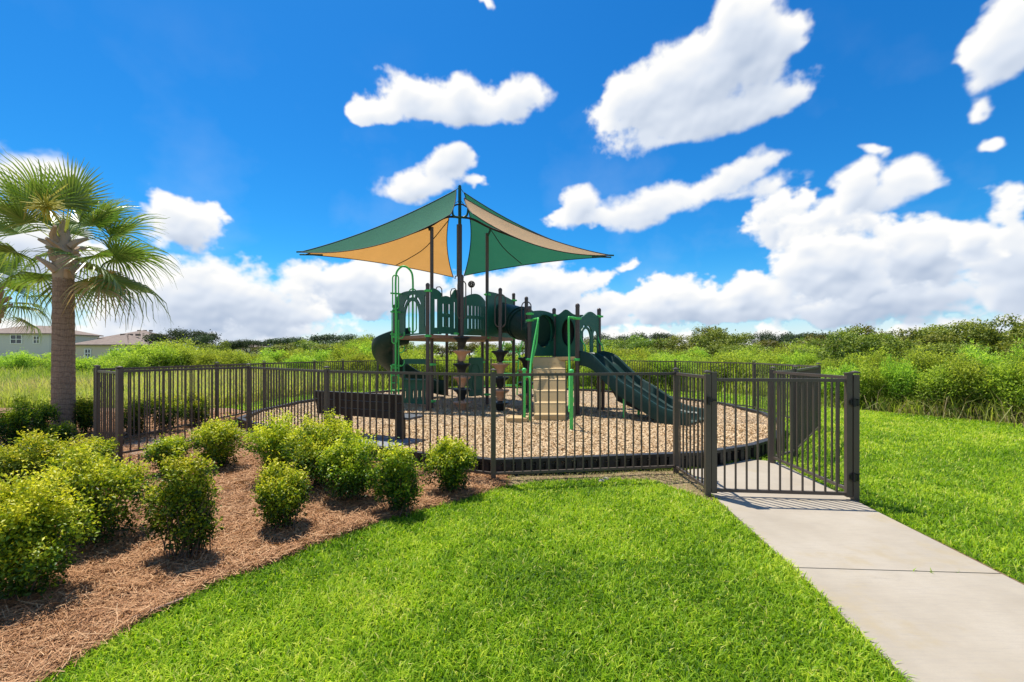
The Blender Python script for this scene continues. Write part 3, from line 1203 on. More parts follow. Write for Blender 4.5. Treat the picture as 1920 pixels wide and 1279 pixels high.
def slot_panel(p, q, z0, fz, name='slot_panel', cols=6, rows=2, edge=.09, mat='dgreen', bow=0.0, w=.4):
    L = dist(p, q)
    holes = []
    zt = min(fz(k / 10) for k in range(11)) - .12
    zz = z0 + .13
    step = (zt - zz) / rows
    cw = (L - 2 * edge) / cols
    for i in range(cols):
        for j in range(rows):
            u = edge + cw * (i + .5)
            holes.append(rect(u - cw * w / 2, u + cw * w / 2, zz + step * j + .04, zz + step * (j + 1) - .04, cw * w / 2))
    mb = MB()
    mb.plate(top_curve(L, z0, fz), holes, p, q, .03)
    if bow:
        d = Vector((q[0] - p[0], q[1] - p[1], 0)).normalized()
        nn = Vector((d.y, -d.x, 0))
        o = Vector((p[0], p[1], 0))
        new = []
        for v in mb.v:
            t = (Vector(v) - o).dot(d) / L
            new.append(tuple(Vector(v) + nn * bow * math.sin(math.pi * max(0, min(1, t)))))
        mb.v = new
    return part(mb, name, M[mat])


mid1 = (-1.42, 11.90)
mid2 = (-1.28, 12.02)
q1 = (-1.80, 11.57)
slot_panel((-2.04, 11.37), q1, ZD + .02, lambda t: 3.23 - .02 * t - .1 * t ** 3, 'end_panel', cols=1, rows=1, edge=.24, w=.5)
slot_panel(q1, (-1.58, 11.76), ZD + .04, lambda t: 3.02 + .04 * math.sin(math.pi * t), cols=3, rows=2, edge=.01, w=.42)
slot_panel((-1.58, 11.76), mid1, ZD + .02, lambda t: 3.08 + .16 * min(1, t * 2), 'end_panel', cols=1, rows=1, edge=.15, w=.4)
slot_panel(mid2, (-.74, 12.49), ZD + .02, lambda t: 3.02 + .16 * math.sin(math.pi * (t * .9 + .1)), 'bowed_panel', cols=6, rows=2, edge=.06, bow=.10, w=.30)
mb = MB()
Lg = dist(C_, G_)
mb.plate(top_curve(Lg, ZD + .02, lambda t: 3.30 - .10 * t + .05 * math.sin(3.1 * t)), [oval(Lg * .52, ZD + .58, .40, .44)], C_, G_, .03)
part(mb, 'tunnel_panel', M['dgreen'])
slot_panel(G_, H_, ZD + .02, lambda t: 3.15, cols=6)
# hand loops on the panels
for (x, y, z) in ((-1.86, 11.5, 3.02), (-1.52, 11.8, 3.02)):
    mb = MB()
    mb.tube([(x - .07, y - .03, z), (x - .07, y - .03, z + .16), (x - .03, y - .03, z + .24), (x + .04, y, z + .25), (x + .08, y + .02, z + .2), (x + .09, y + .03, z)], .014, 6)
    part(mb, 'hand_loop', M['post'], smooth=60)

for (x, y, z, e) in ((-2.09, 11.28, 3.14, .3), (-2.09, 11.28, ZD - .03, .8), (-.69, 12.62, 3.22, .2), (-.69, 12.62, ZD - .03, .5), (.05, 14.0, 3.22, 0), (-3.27, 12.68, ZD, 0), (.05, 14, ZD, 0),
                     (-1.9, 11.55, ZD + .06, .7), (-1.48, 11.86, ZD + .05, .7)):
    clamp(x, y, z, .05, e)

# wire ball on the bowed panel
mb = MB()
cb = W(884, 533, 12.2)
mb.tube([(cb.x, cb.y, 3.05), (cb.x, cb.y, cb.z - .07)], .012, 6)
for k in range(5):
    a = math.pi * k / 5
    mb.tube([(cb.x + .085 * math.cos(t) * math.cos(a), cb.y + .085 * math.cos(t) * math.sin(a), cb.z + .085 * math.sin(t)) for t in np.linspace(0, 2 * math.pi, 18)[:-1]], .011, 5, True)
for zz in (-.045, 0, .045):
    r = math.sqrt(.085 ** 2 - zz * zz)
    mb.tube([(cb.x + r * math.cos(t), cb.y + r * math.sin(t), cb.z + zz) for t in np.linspace(0, 2 * math.pi, 16)[:-1]], .010, 5, True)
part(mb, 'wire_ball', M['black'], smooth=60)

# stacked pod climbers
POD = [(.055, 0), (.075, .0), (.085, .03), (.10, .10), (.135, .17), (.215, .232), (.225, .245), (.22, .262), (.205, .268), (.06, .262)]


def pods(x, y, ztop, plist, label):
    p = post(x, y, ztop, .046)
    p.name = 'pod_post'
    for z, m in plist:
        mb = MB()
        mb.lathe(POD, (x, y, z), 22)
        part(mb, 'climbing_pod', M[m], smooth=45)
        mb = MB()
        mb.lathe([(.058, z + .262), (.075, z + .265), (.07, z + .29), (.052, z + .292)], (x, y, 0), 14)
        part(mb, 'pod_collar', M[m], smooth=45)
    return p


def grip_loop(x, y, z0, z1, w, mat='post', r=.015):
    pts = []
    h = w / 2
    for k in range(9):
        a = math.pi * k / 8
        pts.append((x + h * math.cos(a), y - .02, z1 - h + h * math.sin(a)))
    for k in range(9):
        a = math.pi + math.pi * k / 8
        pts.append((x + h * math.cos(a), y - .02, z0 + h + h * math.sin(a)))
    mb = MB()
    mb.tube(pts, r, 7, True)
    return part(mb, 'grip_loop', M[mat], smooth=60)


D1 = 11.4
p1 = W(866, 700, D1)
zz = lambda y, D: H + (HZ - y) * D / F
pods(p1.x, D1, zz(519, D1), [(zz(652, D1), 'podblack'), (zz(677, D1), 'tan'), (zz(701.5, D1), 'podblack'), (zz(726, D1), 'tan'), (zz(749, D1), 'podblack'), (zz(773, D1), 'tan')], '')
D2 = 11.3
p2 = W(938, 700, D2)
pods(p2.x, D2, zz(544, D2), [(zz(678, D2), 'podblack'), (zz(702, D2), 'tan'), (zz(727, D2), 'podblack'), (zz(751, D2), 'tan'), (zz(774, D2), 'podblack')], '')
D3 = 11.75
p3 = W(987, 700, D3)
pods(p3.x, D3, zz(560, D3), [(zz(690, D3), 'podblack'), (zz(713, D3), 'tan'), (zz(736, D3), 'podblack'), (zz(759, D3), 'tan')], '')
grip_loop(p1.x, D1, zz(598, D1), zz(527, D1), .20)
grip_loop(p2.x, D2, zz(614, D2), zz(552, D2), .26)
grip_loop(p3.x, D3, zz(625, D3), zz(566, D3), .24)

# crawl tunnel
tp = spline([(-.30, 13.28, 2.62), (-.02, 13.00, 2.56), (.22, 12.62, 2.44), (.45, 12.22, 2.30), (.66, 11.86, 2.20), (.80, 11.68, 2.16)], 6)


def ringed_tube(pts, r, flanges, name, mat):
    mb = MB()
    mb.tube(pts, r, 28, caps=False)
    inner = MB()
    o = part(mb, name, mat, smooth=50)
    for f in flanges:
        i = int(f * (len(pts) - 2))
        d = (pts[i + 1] - pts[i]).normalized()
        fb = MB()
        fb.tube([pts[i] - d * .025, pts[i] - d * .022, pts[i] + d * .022, pts[i] + d * .025], [r * .98, r * 1.09, r * 1.09, r * .98], 28)
        fb.build('flange', mat, o, smooth=30)
    return o


ringed_tube(tp, .42, (.03, .42, .50, .93), 'crawl_tunnel', M['slide'])

# low deck
a_, b2_, c_, d_ = (.45, 11.2), (1.53, 10.62), (2.2, 11.5), (1.12, 12.1)
ZL = 1.5
mb = MB()
mb.prism([a_, b2_, c_, d_], ZL - .07, ZL)
dk2 = part(mb, 'deck', M['stair'])
post(a_[0] - .02, a_[1], 2.70)
post(b2_[0], b2_[1], 2.70)
post(c_[0], c_[1], 2.68)
post(d_[0], d_[1], 2.74)
for (x, y, z, e) in ((a_[0] - .02, a_[1], 2.56, 0), (a_[0] - .02, a_[1], 2.40, 0), (b2_[0], b2_[1], 2.40, math.pi), (b2_[0], b2_[1], 1.44, 0), (c_[0], c_[1], 2.52, 0), (d_[0], d_[1], 2.60, 0), (a_[0] - .02, a_[1], 1.44, 0)):
    clamp(x, y, z, .05, e)
La = dist(a_, d_)
mb = MB()
mb.plate(top_curve(La, ZL + .02, lambda t: 2.62 + .06 * math.sin(t * 3.1)), [oval(La * .52, 2.15, .385, .41)], a_, d_, .03)
part(mb, 'tunnel_panel', M['dgreen'])
e_ = (d_[0] + (c_[0] - d_[0]) * .62, d_[1] + (c_[1] - d_[1]) * .62)
Le = dist(d_, e_)
mb = MB()
mb.plate(top_curve(Le, ZL - .02, lambda t: 2.60 + .15 * math.exp(-((t - .38) / .2) ** 2) - .02 * t), [oval(Le * .46, 2.14, .185, .36)], (d_[0] + .05, d_[1]), e_, .035)
pnl = part(mb, 'window_panel', M['dgreen'])
dd = (Vector(e_) - Vector((d_[0] + .05, d_[1]))).normalized()
oc = Vector((d_[0] + .05, d_[1])) + dd * Le * .46
mb = MB()
prof = []
for k in range(7):
    t = k / 6 * math.pi / 2
    prof.append((math.cos(t), math.sin(t)))
vs_, fs_ = [], []
nb = Vector((-dd.y, dd.x))
for (cr, sr) in prof:
    for k in range(22):
        a = 2 * math.pi * k / 22
        u = .195 * cr * math.cos(a)
        pz = .37 * cr * math.sin(a)
        q = oc + dd * u + nb * (.02 + .16 * sr)
        vs_.append((q.x, q.y, 2.14 + pz))
for i in range(6):
    for k in range(22):
        l = (k + 1) % 22
        fs_.append((i * 22 + k, i * 22 + l, (i + 1) * 22 + l, (i + 1) * 22 + k))
mb.add(vs_, fs_)
mb.build('bubble_window', M['black'], pnl, smooth=60)
mb = MB()
q = oc + nb * .06 + dd * .03
R = Matrix(((dd.x, 0, dd.y), (dd.y, 0, -dd.x), (0, 1, 0)))
mb.box((q.x - nb.x * .075, q.y - nb.y * .075, 2.06), (.05, .02, .06), math.atan2(dd.y, dd.x))
mb.build('window_knob', M['stair'], pnl)
Lb = dist(b2_, c_)
mb = MB()
mb.plate(top_curve(Lb, ZL + .02, lambda t: 2.42 + .13 * (t > .15) * math.sin(math.pi * min(1, (t - .1) / .9)) ** 2 + .10 * t),
         [arch(.20, .62, ZL + .06, 2.18), arch(.76, 1.0, ZL + .06, 2.15), arc_slot(.41, 1.94, .29, .34, 35, 80), arc_slot(.41, 1.94, .29, .34, 100, 145)], b2_, c_, .035)
part(mb, 'slide_hood', M['dgreen'])
for t in (.12, .95):
    x, y = b2_[0] + (c_[0] - b2_[0]) * t, b2_[1] + (c_[1] - b2_[1]) * t
    mb = MB()
    mb.tube(spline([(x, y, 2.05), (x + .02, y - .02, 1.9), (x + .10, y - .08, 1.75), (x + .11, y - .09, 1.55)], 4), .016, 6)
    part(mb, 'slide_handle', M['lime'], smooth=60)

# double wave slide
s0 = Vector((1.90, 11.02, 0))
s1 = Vector((3.78, 9.22, 0))
sd = (s1 - s0).normalized()
sn = Vector((-sd.y, sd.x, 0))
SL = (s1 - s0).length
keys = [(-.03, 1.50), (.05, 1.50), (.16, 1.40), (.30, 1.10), (.42, .86), (.53, .72), (.64, .56), (.78, .37), (.90, .30), (1.0, .29)]
sp = spline([(k * SL, 0, z) for k, z in keys], 5)
sec = [(-.53, -.20), (-.535, .10), (-.52, .135), (-.485, .14), (-.455, .11), (-.435, -.04), (-.40, -.075), (-.09, -.075), (-.055, -.04), (-.035, .08), (0, .105), (.035, .08), (.055, -.04), (.09, -.075),
       (.40, -.075), (.435, -.04), (.455, .11), (.485, .14), (.52, .135), (.535, .10), (.53, -.20), (.49, -.20), (.47, -.12), (-.47, -.12), (-.49, -.20)]
vs_, fs_ = [], []
ns = len(sec)
for p in sp:
    for (w, h) in sec:
        q = s0 + sd * p.x + sn * w
        vs_.append((q.x, q.y, p.z + h))
for i in range(len(sp) - 1):
    for k in range(ns):
        l = (k + 1) % ns
        fs_.append((i * ns + k, (i + 1) * ns + k, (i + 1) * ns + l, i * ns + l))
fs_.append(tuple(range(ns)))
fs_.append(tuple(reversed(range((len(sp) - 1) * ns, len(sp) * ns))))
mb = MB()
mb.add(vs_, fs_)
part(mb, 'double_slide', M['slide'], smooth=40)
for w in (-.35, .30):
    q = s0 + sd * SL * .43 + sn * w
    mb = MB()
    mb.tube([(q.x, q.y, -.05), (q.x, q.y, .66)], .032, 9)
    mb.box((q.x, q.y, .67), (.12, .06, .02), math.atan2(sd.y, sd.x))
    part(mb, 'slide_leg', M['lime'], smooth=40)
post(2.28, 11.40, 1.45, .045, cap=False)
# dark board under the slide
mb = MB()
u0, u1 = s0 + sd * .30, s0 + sd * 1.75
mb.plate([(0, .95), (.35, .45), (.9, .28), (1.45, .20), (1.45, .48), (.9, .80), (.35, 1.15), (0, 1.25)], [], (u0.x + sn.x * .2, u0.y + sn.y * .2), (u1.x + sn.x * .2, u1.y + sn.y * .2), .03)
part(mb, 'underslide_panel', M['black'])

# stairs
stx0, stx1 = .50, 1.27
mb = MB()
prof = [(11.0, 1.10), (11.0, 1.47)]
y = 10.86
zs = [1.47, 1.24, 1.0, .76, .52, .30]
prof = [(10.98, 1.30), (10.98, 1.475), (10.86, 1.475)]
yy = 10.86
for z in zs[1:]:
    prof += [(yy - .085, z + .035), (yy - .10, z + .008), (yy - .115, z), (yy - .232, z - .004), (yy - .245, z - .014), (yy - .25, z - .035)]
    yy -= .25
prof += [(yy + .0, .17), (yy + .25, .17)]
vs_ = [(stx0 - .02 * (10.9 - p[0]), p[0], p[1]) for p in prof] + [(stx1 - .10 * (10.9 - p[0]), p[0], p[1]) for p in prof]
n = len(prof)
fs_ = [tuple(reversed(range(n))), tuple(range(n, 2 * n))] + [(i, (i + 1) % n, n + (i + 1) % n, n + i) for i in range(n)]
mb.add(vs_, fs_)
st = part(mb, 'stairs', M['stair'])
yy = 10.86
for j, z in enumerate(zs[1:]):      # moulded bosses on the risers
    if j > 1:
        yy -= .25
        continue
    mb = MB()
    for k in range(5):
        x = stx0 + .12 + k * .13
        if j == 1:
            mb.box((x, yy - .040, z + .115), (.03, .02, .09))
        else:
            mb.box((x, yy - .040, z + .115), (.05, .02, .025))
    mb.build('tread_boss', M['stair'], st)
    yy -= .25
# stair rails
def rail(pts, r=.024, name='hand_rail', mat='lime', n=5):
    mb = MB()
    mb.tube(spline(pts, n), r, 8)
    return part(mb, name, M[mat], smooth=60)


rail([(a_[0], a_[1], 2.40), (.60, 10.95, 2.42), (.62, 10.85, 2.36), (.50, 10.60, 1.75), (.42, 10.35, 1.25), (.40, 9.95, .75), (.40, 9.70, .34)])
rail([(.63, 10.86, 2.33), (.58, 10.80, 1.80), (.45, 10.70, 1.32), (.41, 10.5, 1.1)], .018)
rail([(b2_[0], b2_[1], 2.40), (1.35, 10.55, 2.42), (1.31, 10.50, 2.36), (1.31, 10.45, 1.75), (1.30, 10.28, 1.25), (1.26, 9.95, .75), (1.22, 9.68, .34)])
for x, y, zt_ in ((.25, 9.35, 1.22), (1.09, 8.35, 1.23)):
    mb = MB()
    mb.lathe([(.034, -.05), (.034, zt_), (.046, zt_ + .005), (.05, zt_ + .03), (.035, zt_ + .055), (.01, zt_ + .065)], (x, y, 0), 12)
    part(mb, 'newel_post', M['lime'], smooth=45)
rail([(.27, 9.35, 1.10), (.33, 9.36, 1.10), (.365, 9.38, 1.02), (.37, 9.40, .7), (.37, 9.40, .2)], .02)
rail([(1.11, 8.37, .75), (1.16, 8.6, .72), (1.20, 9.1, .55), (1.21, 9.6, .40)], .016)
mb = MB()
mb.prism([(-.12, 9.25), (.30, 9.18), (.36, 9.62), (-.02, 9.68)], .16, .27)
part(mb, 'low_step', M['stair'])

# vertical ladder with arched rails
DL = 12.25
X = lambda x, D=DL: (x - 960) * D / F
Zp = lambda y, D=DL: H + (HZ - y) * D / F
rail([(X(742), DL, .05), (X(742), DL, 1.5), (X(742), DL, 3.0), (X(742), DL, Zp(525)), (X(745), DL, Zp(508)), (X(757), DL, Zp(499)), (X(770), DL, Zp(508)), (X(774), DL, Zp(525)), (X(774), DL, 3.0), (X(774), DL, Zp(626))], .027, 'ladder_rail', n=6)
grip_loop(X(742), DL, Zp(580), Zp(516), .16, 'lime', .017)
grip_loop(X(740), DL, Zp(644), Zp(580), .13, 'lime', .017)
grip_loop(X(774), DL, Zp(623), Zp(542), .20, 'lime', .017)
rail([(X(747), DL + .03, .05), (X(747), DL + .03, 1.0), (X(747), DL + .03, Zp(600))], .022, 'ladder_rail')
rail([(X(734), DL, .05), (X(734), DL, .9), (X(734), DL, Zp(688)), (X(737), DL, Zp(684)), (X(741), DL, Zp(684))], .02, 'ladder_rail')
for yv in (629, 656, 681):
    rail([(X(747), DL, Zp(yv + 5)), (X(754), DL - .02, Zp(yv + 5)), (X(758), DL - .02, Zp(yv)), (X(758), DL, Zp(yv - 6))], .014, 'ladder_rung')
for yv in (690, 704, 718, 732):
    mb = MB()
    mb.tube([(X(734), DL, Zp(yv)), (X(747), DL, Zp(yv))], .017, 7)
    part(mb, 'ladder_rung', M['lime'], smooth=60)
for yv in (549, 584, 626, 686):
    mb = MB()
    mb.box(((X(742) - 3.27) / 2 + .03, 12.42, Zp(yv)), (.30, .035, .04), .6)
    part(mb, 'bracket', M['lime'])

# spiral slide
tr = spline([(-3.05, 13.35, 2.00), (-3.38, 13.22, 1.92), (-3.66, 13.28, 1.72), (-3.80, 13.62, 1.44), (-3.72, 14.05, 1.16), (-3.40, 14.40, .90), (-2.98, 14.62, .66), (-2.55, 14.75, .44), (-2.2, 14.8, .36)], 6)
sec = []
for k in range(13):
    a = math.pi + math.pi * k / 12
    sec.append((.34 * math.cos(a), .32 * math.sin(a) + .22))
sec = [(-.37, .32), (-.34, .34)] + sec + [(.34, .34), (.37, .32)]
for k in range(13):
    a = 2 * math.pi - math.pi * k / 12
    sec.append((.38 * math.cos(a), .36 * math.sin(a) + .22))
vs_, fs_ = [], []
ns = len(sec)
for i, p in enumerate(tr):
    t = (tr[min(i + 1, len(tr) - 1)] - tr[max(i - 1, 0)])
    t.z = 0
    t.normalize()
    s = Vector((-t.y, t.x, 0))
    for (w, h) in sec:
        q = p + s * w
        vs_.append((q.x, q.y, q.z + h))
for i in range(len(tr) - 1):
    for k in range(ns):
        l = (k + 1) % ns
        fs_.append((i * ns + k, i * ns + l, (i + 1) * ns + l, (i + 1) * ns + k))
mb = MB()
mb.add(vs_, fs_)
part(mb, 'spiral_slide', M['slide'], smooth=45)

# play panels below the tall deck
pA, pB = (-3.0, 12.5), (-2.18, 11.75)
pA, pB = (X(756, 12.6), 12.6), (X(803, 12.2), 12.2)
L = dist(pA, pB)
holes = [rect(.06, L - .07, .90, 1.30, .06)]
for k in range(6):
    u = .08 + k * (L - .16) / 5
    holes.append(rect(u - .02, u + .02, .34, .62, .02))
mb = MB()
mb.plate(rect(0, L, .22, 1.44, .03), holes, pA, pB, .03)
sp_ = part(mb, 'shop_panel', M['dgreen'])
mb = MB()
c = ((pA[0] + pB[0]) / 2, (pA[1] + pB[1]) / 2)
mb.box((c[0], c[1] - .06, .875), (L - .04, .16, .025), math.atan2(pB[1] - pA[1], pB[0] - pA[0]))
mb.build('counter', M['dgreen'], sp_)
qA, qB = (X(879, 14.4), 14.4), (X(905, 14.9), 14.9)
L = dist(qA, qB)
mb = MB()
mb.plate(rect(0, L, .22, 1.46, .05), [], qA, qB, .03)
gp = part(mb, 'game_panel', M['dgreen'])
d = Vector((qB[0] - qA[0], qB[1] - qA[1], 0)).normalized()
for u, z, r in ((.28, 1.05, .19), (.42, .62, .26)):
    mb = MB()
    mb.tube([Vector((qA[0], qA[1], 0)) + d * (u + r * math.cos(t)) + Vector((0, 0, z + r * math.sin(t))) - Vector((-d.y, d.x, 0)) * .016 for t in np.linspace(0, 2 * math.pi, 25)[:-1]], .018, 5, True)
    mb.build('dial_ring', M['dgreen'], gp, smooth=60)
for (x, y, z) in ((-.99, 15.25, 1.30), (-.99, 15.25, .5), (-.69, 12.62, .45), (-2.08, 11.8, 1.30), (-2.08, 11.8, .35), (-3.27, 12.68, 1.25), (-3.27, 12.68, .4)):
    clamp(x, y, z, .05, .2)

# arched climber on the far side
for dx in (0, .62):
    rail([(-.45 + dx, 15.6, .1), (-.42 + dx, 15.6, .9), (-.35 + dx, 15.5, 1.7), (-.2 + dx, 15.0, 2.1), (.0 + dx, 14.3, 2.05)], .022, 'climber_rail')
rail([(-.05, 14.4, 2.02), (.25, 14.6, 1.5), (.55, 14.9, .9), (.8, 15.1, .1)], .022, 'climber_rail')
for z, y in ((.5, 15.6), (.9, 15.6), (1.3, 15.56), (1.65, 15.5)):
    mb = MB()
    mb.tube([(-.44, y, z), (.2, y, z)], .018, 6)
    part(mb, 'climber_rung', M['lime'], smooth=60)

# ------------------------------------------------------------------ shade canopy
shade = empty('shade_canopy', (-1.41, 12.3, 0))
tag(shade, 'green and tan shade sails on a central mast above the play structure', 'shade canopy')
DM = 12.3
mb = MB()
xm = X(862, DM)
mb.lathe([(.062, -.1), (.062, Zp(422, DM)), (.05, Zp(420, DM))], (xm, DM, 0), 14)
part(mb, 'mast', M['post'], shade, 40)
mb = MB()
mb.lathe([(.045, Zp(425, DM)), (.045, Zp(350, DM)), (.03, Zp(347.5, DM))], (xm, DM, 0), 12)
part(mb, 'mast_top', M['greentop'], shade, 40)
mb = MB()
mb.lathe([(.02, Zp(518, DM)), (.02, Zp(420, DM))], (xm - .07, DM + .05, 0), 8)
mb.tube([(xm - .07, DM + .05, Zp(517, DM)), (xm - .13, DM + .1, Zp(517, DM)), (xm - .14, DM + .1, Zp(522, DM))], .014, 6)
part(mb, 'tension_rod', M['greentop'], shade, 40)


def sail(name, corners, mids, mat, dip, n=18):
    """three-cornered sail; mids are the points its edges 0-1, 1-2, 2-0 pass through half way"""
    A, Bc, C = (Vector(c) for c in corners)
    M0, M1, M2 = mids
    vs_, idx = [], {}
    for i in range(n + 1):
        for j in range(n + 1 - i):
            u, v = i / n, j / n
            w = 1 - u - v
            p = A * w + Bc * u + C * v
            off = (M0 - (A + Bc) / 2) * 4 * w * u + (M1 - (Bc + C) / 2) * 4 * u * v + (M2 - (C + A) / 2) * 4 * v * w
            p = p + off + Vector((0, 0, -dip * 27 * u * v * w))
            idx[(i, j)] = len(vs_)
            vs_.append(p)
    fs_ = []
    for i in range(n):
        for j in range(n - i):
            fs_.append((idx[(i, j)], idx[(i + 1, j)], idx[(i, j + 1)]))
            if j < n - i - 1:
                fs_.append((idx[(i + 1, j)], idx[(i + 1, j + 1)], idx[(i, j + 1)]))
    mb = MB()
    mb.add(vs_, fs_)
    o = part(mb, name, mat, shade, 60)
    edges = [[idx[(i, 0)] for i in range(n + 1)], [idx[(n - j, j)] for j in range(n + 1)], [idx[(0, n - j)] for j in range(n + 1)]]
    for e in edges:
        mb = MB()
        mb.tube([vs_[k] for k in e], .013, 5)
        mb.build('edge_cable', M['cable'], o, smooth=60)
    return o, vs_


tipL, tipR = W(562, 473, 12.4), W(1146, 479, 12.6)
tipL2, tipR2 = W(572, 477.5, 12.6), W(1140, 482, 12.8)
TL, TR = W(855, 356, 12.32), W(869, 361, 12.34)
NL, NR = W(845, 402, 11.6), W(888, 402, 11.6)
FL, FR = W(850, 520, 14.2), W(870, 517, 14.2)
TL2, TR2, TR1 = W(849, 378, 12.7), W(870, 361, 12.6), W(870, 371, 12.25)
sail('left_near_sail', (tipL, TL, NL), (W(707, 426, 12.36), W(853, 380, 12.0), W(703, 461, 11.85)), M['sailgreen'], .0)
sail('left_far_sail', (tipL2, TL2, FL), (W(711, 432, 12.7), W(838, 452, 13.4), W(712, 493, 13.4)), M['sailtan'], .0)
sail('right_near_sail', (tipR, TR1, NR), (W(1008, 440, 12.4), W(876, 388, 11.95), W(1015, 463, 11.95)), M['sailtan'], .0)
sail('right_far_sail', (tipR2, TR2, FR), (W(1007, 438, 12.7), W(883, 440, 13.4), W(1005, 494, 13.4)), M['sailgreen'], .0)


def pipe(pts, r=.03, name='arm', mat='black', n=6):
    mb = MB()
    mb.tube(spline(pts, n), r, 8)
    return part(mb, name, M[mat], shade, 60)


hubL, hubR = W(845, 408, 12.0), W(882, 408, 12.0)
pipe([W(722, 454, 11.95), W(770, 438, 11.9), W(806, 424, 11.85), W(835, 408, 12.0), W(862, 407, 12.3)], .030)
pipe([W(1000, 457, 12.2), W(950, 439, 12.3), W(916, 426, 12.4), W(886, 411, 12.4), W(862, 407, 12.3)], .030)
pipe([W(848, 388, 12.1), W(850, 404, 12.1), W(862, 408, 12.25), W(875, 404, 12.3), W(878, 390, 12.3)], .028, 'hub_bracket', 'greentop')
pipe([W(842, 392, 12.0), W(856, 384, 12.2), W(868, 384, 12.3), W(884, 394, 12.2)], .02, 'hub_bracket', 'black')
pipe([W(806, 432, 11.8), W(805, 427, 11.8)], .035, 'post_saddle', 'black', 2)
pipe([W(914, 443, 12.6), W(919, 432, 12.58), W(918, 425, 12.58)], .03, 'post_saddle', 'greentop', 3)
for a, c in ((W(556, 472.5, 12.4), W(612, 470, 12.42)), (W(562, 477.5, 12.62), W(605, 478, 12.62)), (W(1151, 479, 12.6), W(1105, 477, 12.58)), (W(1146, 482.5, 12.82), W(1110, 481.5, 12.8))):
    pipe([a, (a + c) / 2, c], .022, 'tip_rod', 'greentop', 2)
pipe([W(842, 412, 12.9), W(800, 462, 13.1), W(768, 484, 13.2), W(743, 497, 13.28)], .012, 'seam_cable', 'cable', 4)
pipe([W(921, 432, 13.0), W(945, 466, 13.15), W(978, 495, 13.25)], .012, 'seam_cable', 'cable', 4)
for a, c in ((W(861, 352, 12.3), TL), (W(863, 352, 12.3), W(869, 361, 12.5)), (W(861, 375, 12.3), W(850, 384, 12.2)), (W(863, 375, 12.3), W(873, 388, 12.2))):
    pipe([a, (a + c) / 2, c], .008, 'stay_cable', 'cable', 2)

# ------------------------------------------------------------------ bench
bench = empty('bench', (-2.2, 7.2, .15))
tag(bench, 'dark long bench with board back turned to the front fence', 'bench')
eL, eR = Vector((-3.42, 7.92, 0)), Vector((-1.72, 7.12, 0))
bd = (eR - eL).normalized()
bn = Vector((-bd.y, bd.x, 0))
rzb = math.atan2(bd.y, bd.x)
Lb = (eR - eL).length
R0 = Matrix.Rotation(rzb, 3, 'Z') @ Matrix.Rotation(math.radians(8), 3, 'X')
for k, z in enumerate((.60, .735, .87)):
    mb = MB()
    c = eL + bd * Lb / 2 + bn * (.045 - k * .02) + Vector((0, 0, z))
    mb.box(c, (Lb, .038, .128), mat=R0)
    mb.build('back_board', M['bench'], bench)
for k in range(3):
    mb = MB()
    c = eL + bd * (Lb / 2 + .06) + bn * (.13 + k * .13) + Vector((0, 0, .55))
    mb.box(c, (Lb + .06, .12, .036), rzb)
    mb.build('seat_board', M['seat'], bench)
for s in (.10, .52, Lb - .18):
    mb = MB()
    c = eL + bd * s + bn * .012 + Vector((0, 0, .735))
    mb.box(c, (.09, .018, .37), mat=R0)
    for zz_ in (-.12, -.02, .09, .15):
        mb.lathe([(.012, -.004), (.012, .004)], (c.x - bn.x * .012, c.y - bn.y * .012, .735 + zz_), 8)
    mb.build('bracket', M['black'], bench)
for s in (.62, Lb - .13):
    c = eL + bd * s + bn * .14
    mb = MB()
    mb.box(c + Vector((0, 0, .27)), (.10, .10, .54), rzb)
    lg = mb.build('leg', M['bench'], bench)
mb = MB()
c = eL + bd * (Lb - .4) + bn * -.12
mb.box(c + Vector((0, 0, .195)), (1.15, .75, .03), rzb)
tag(mb.build('rubber_mat', M['greymat']), 'grey rubber mat lying under the bench on the wood chips', 'mat')

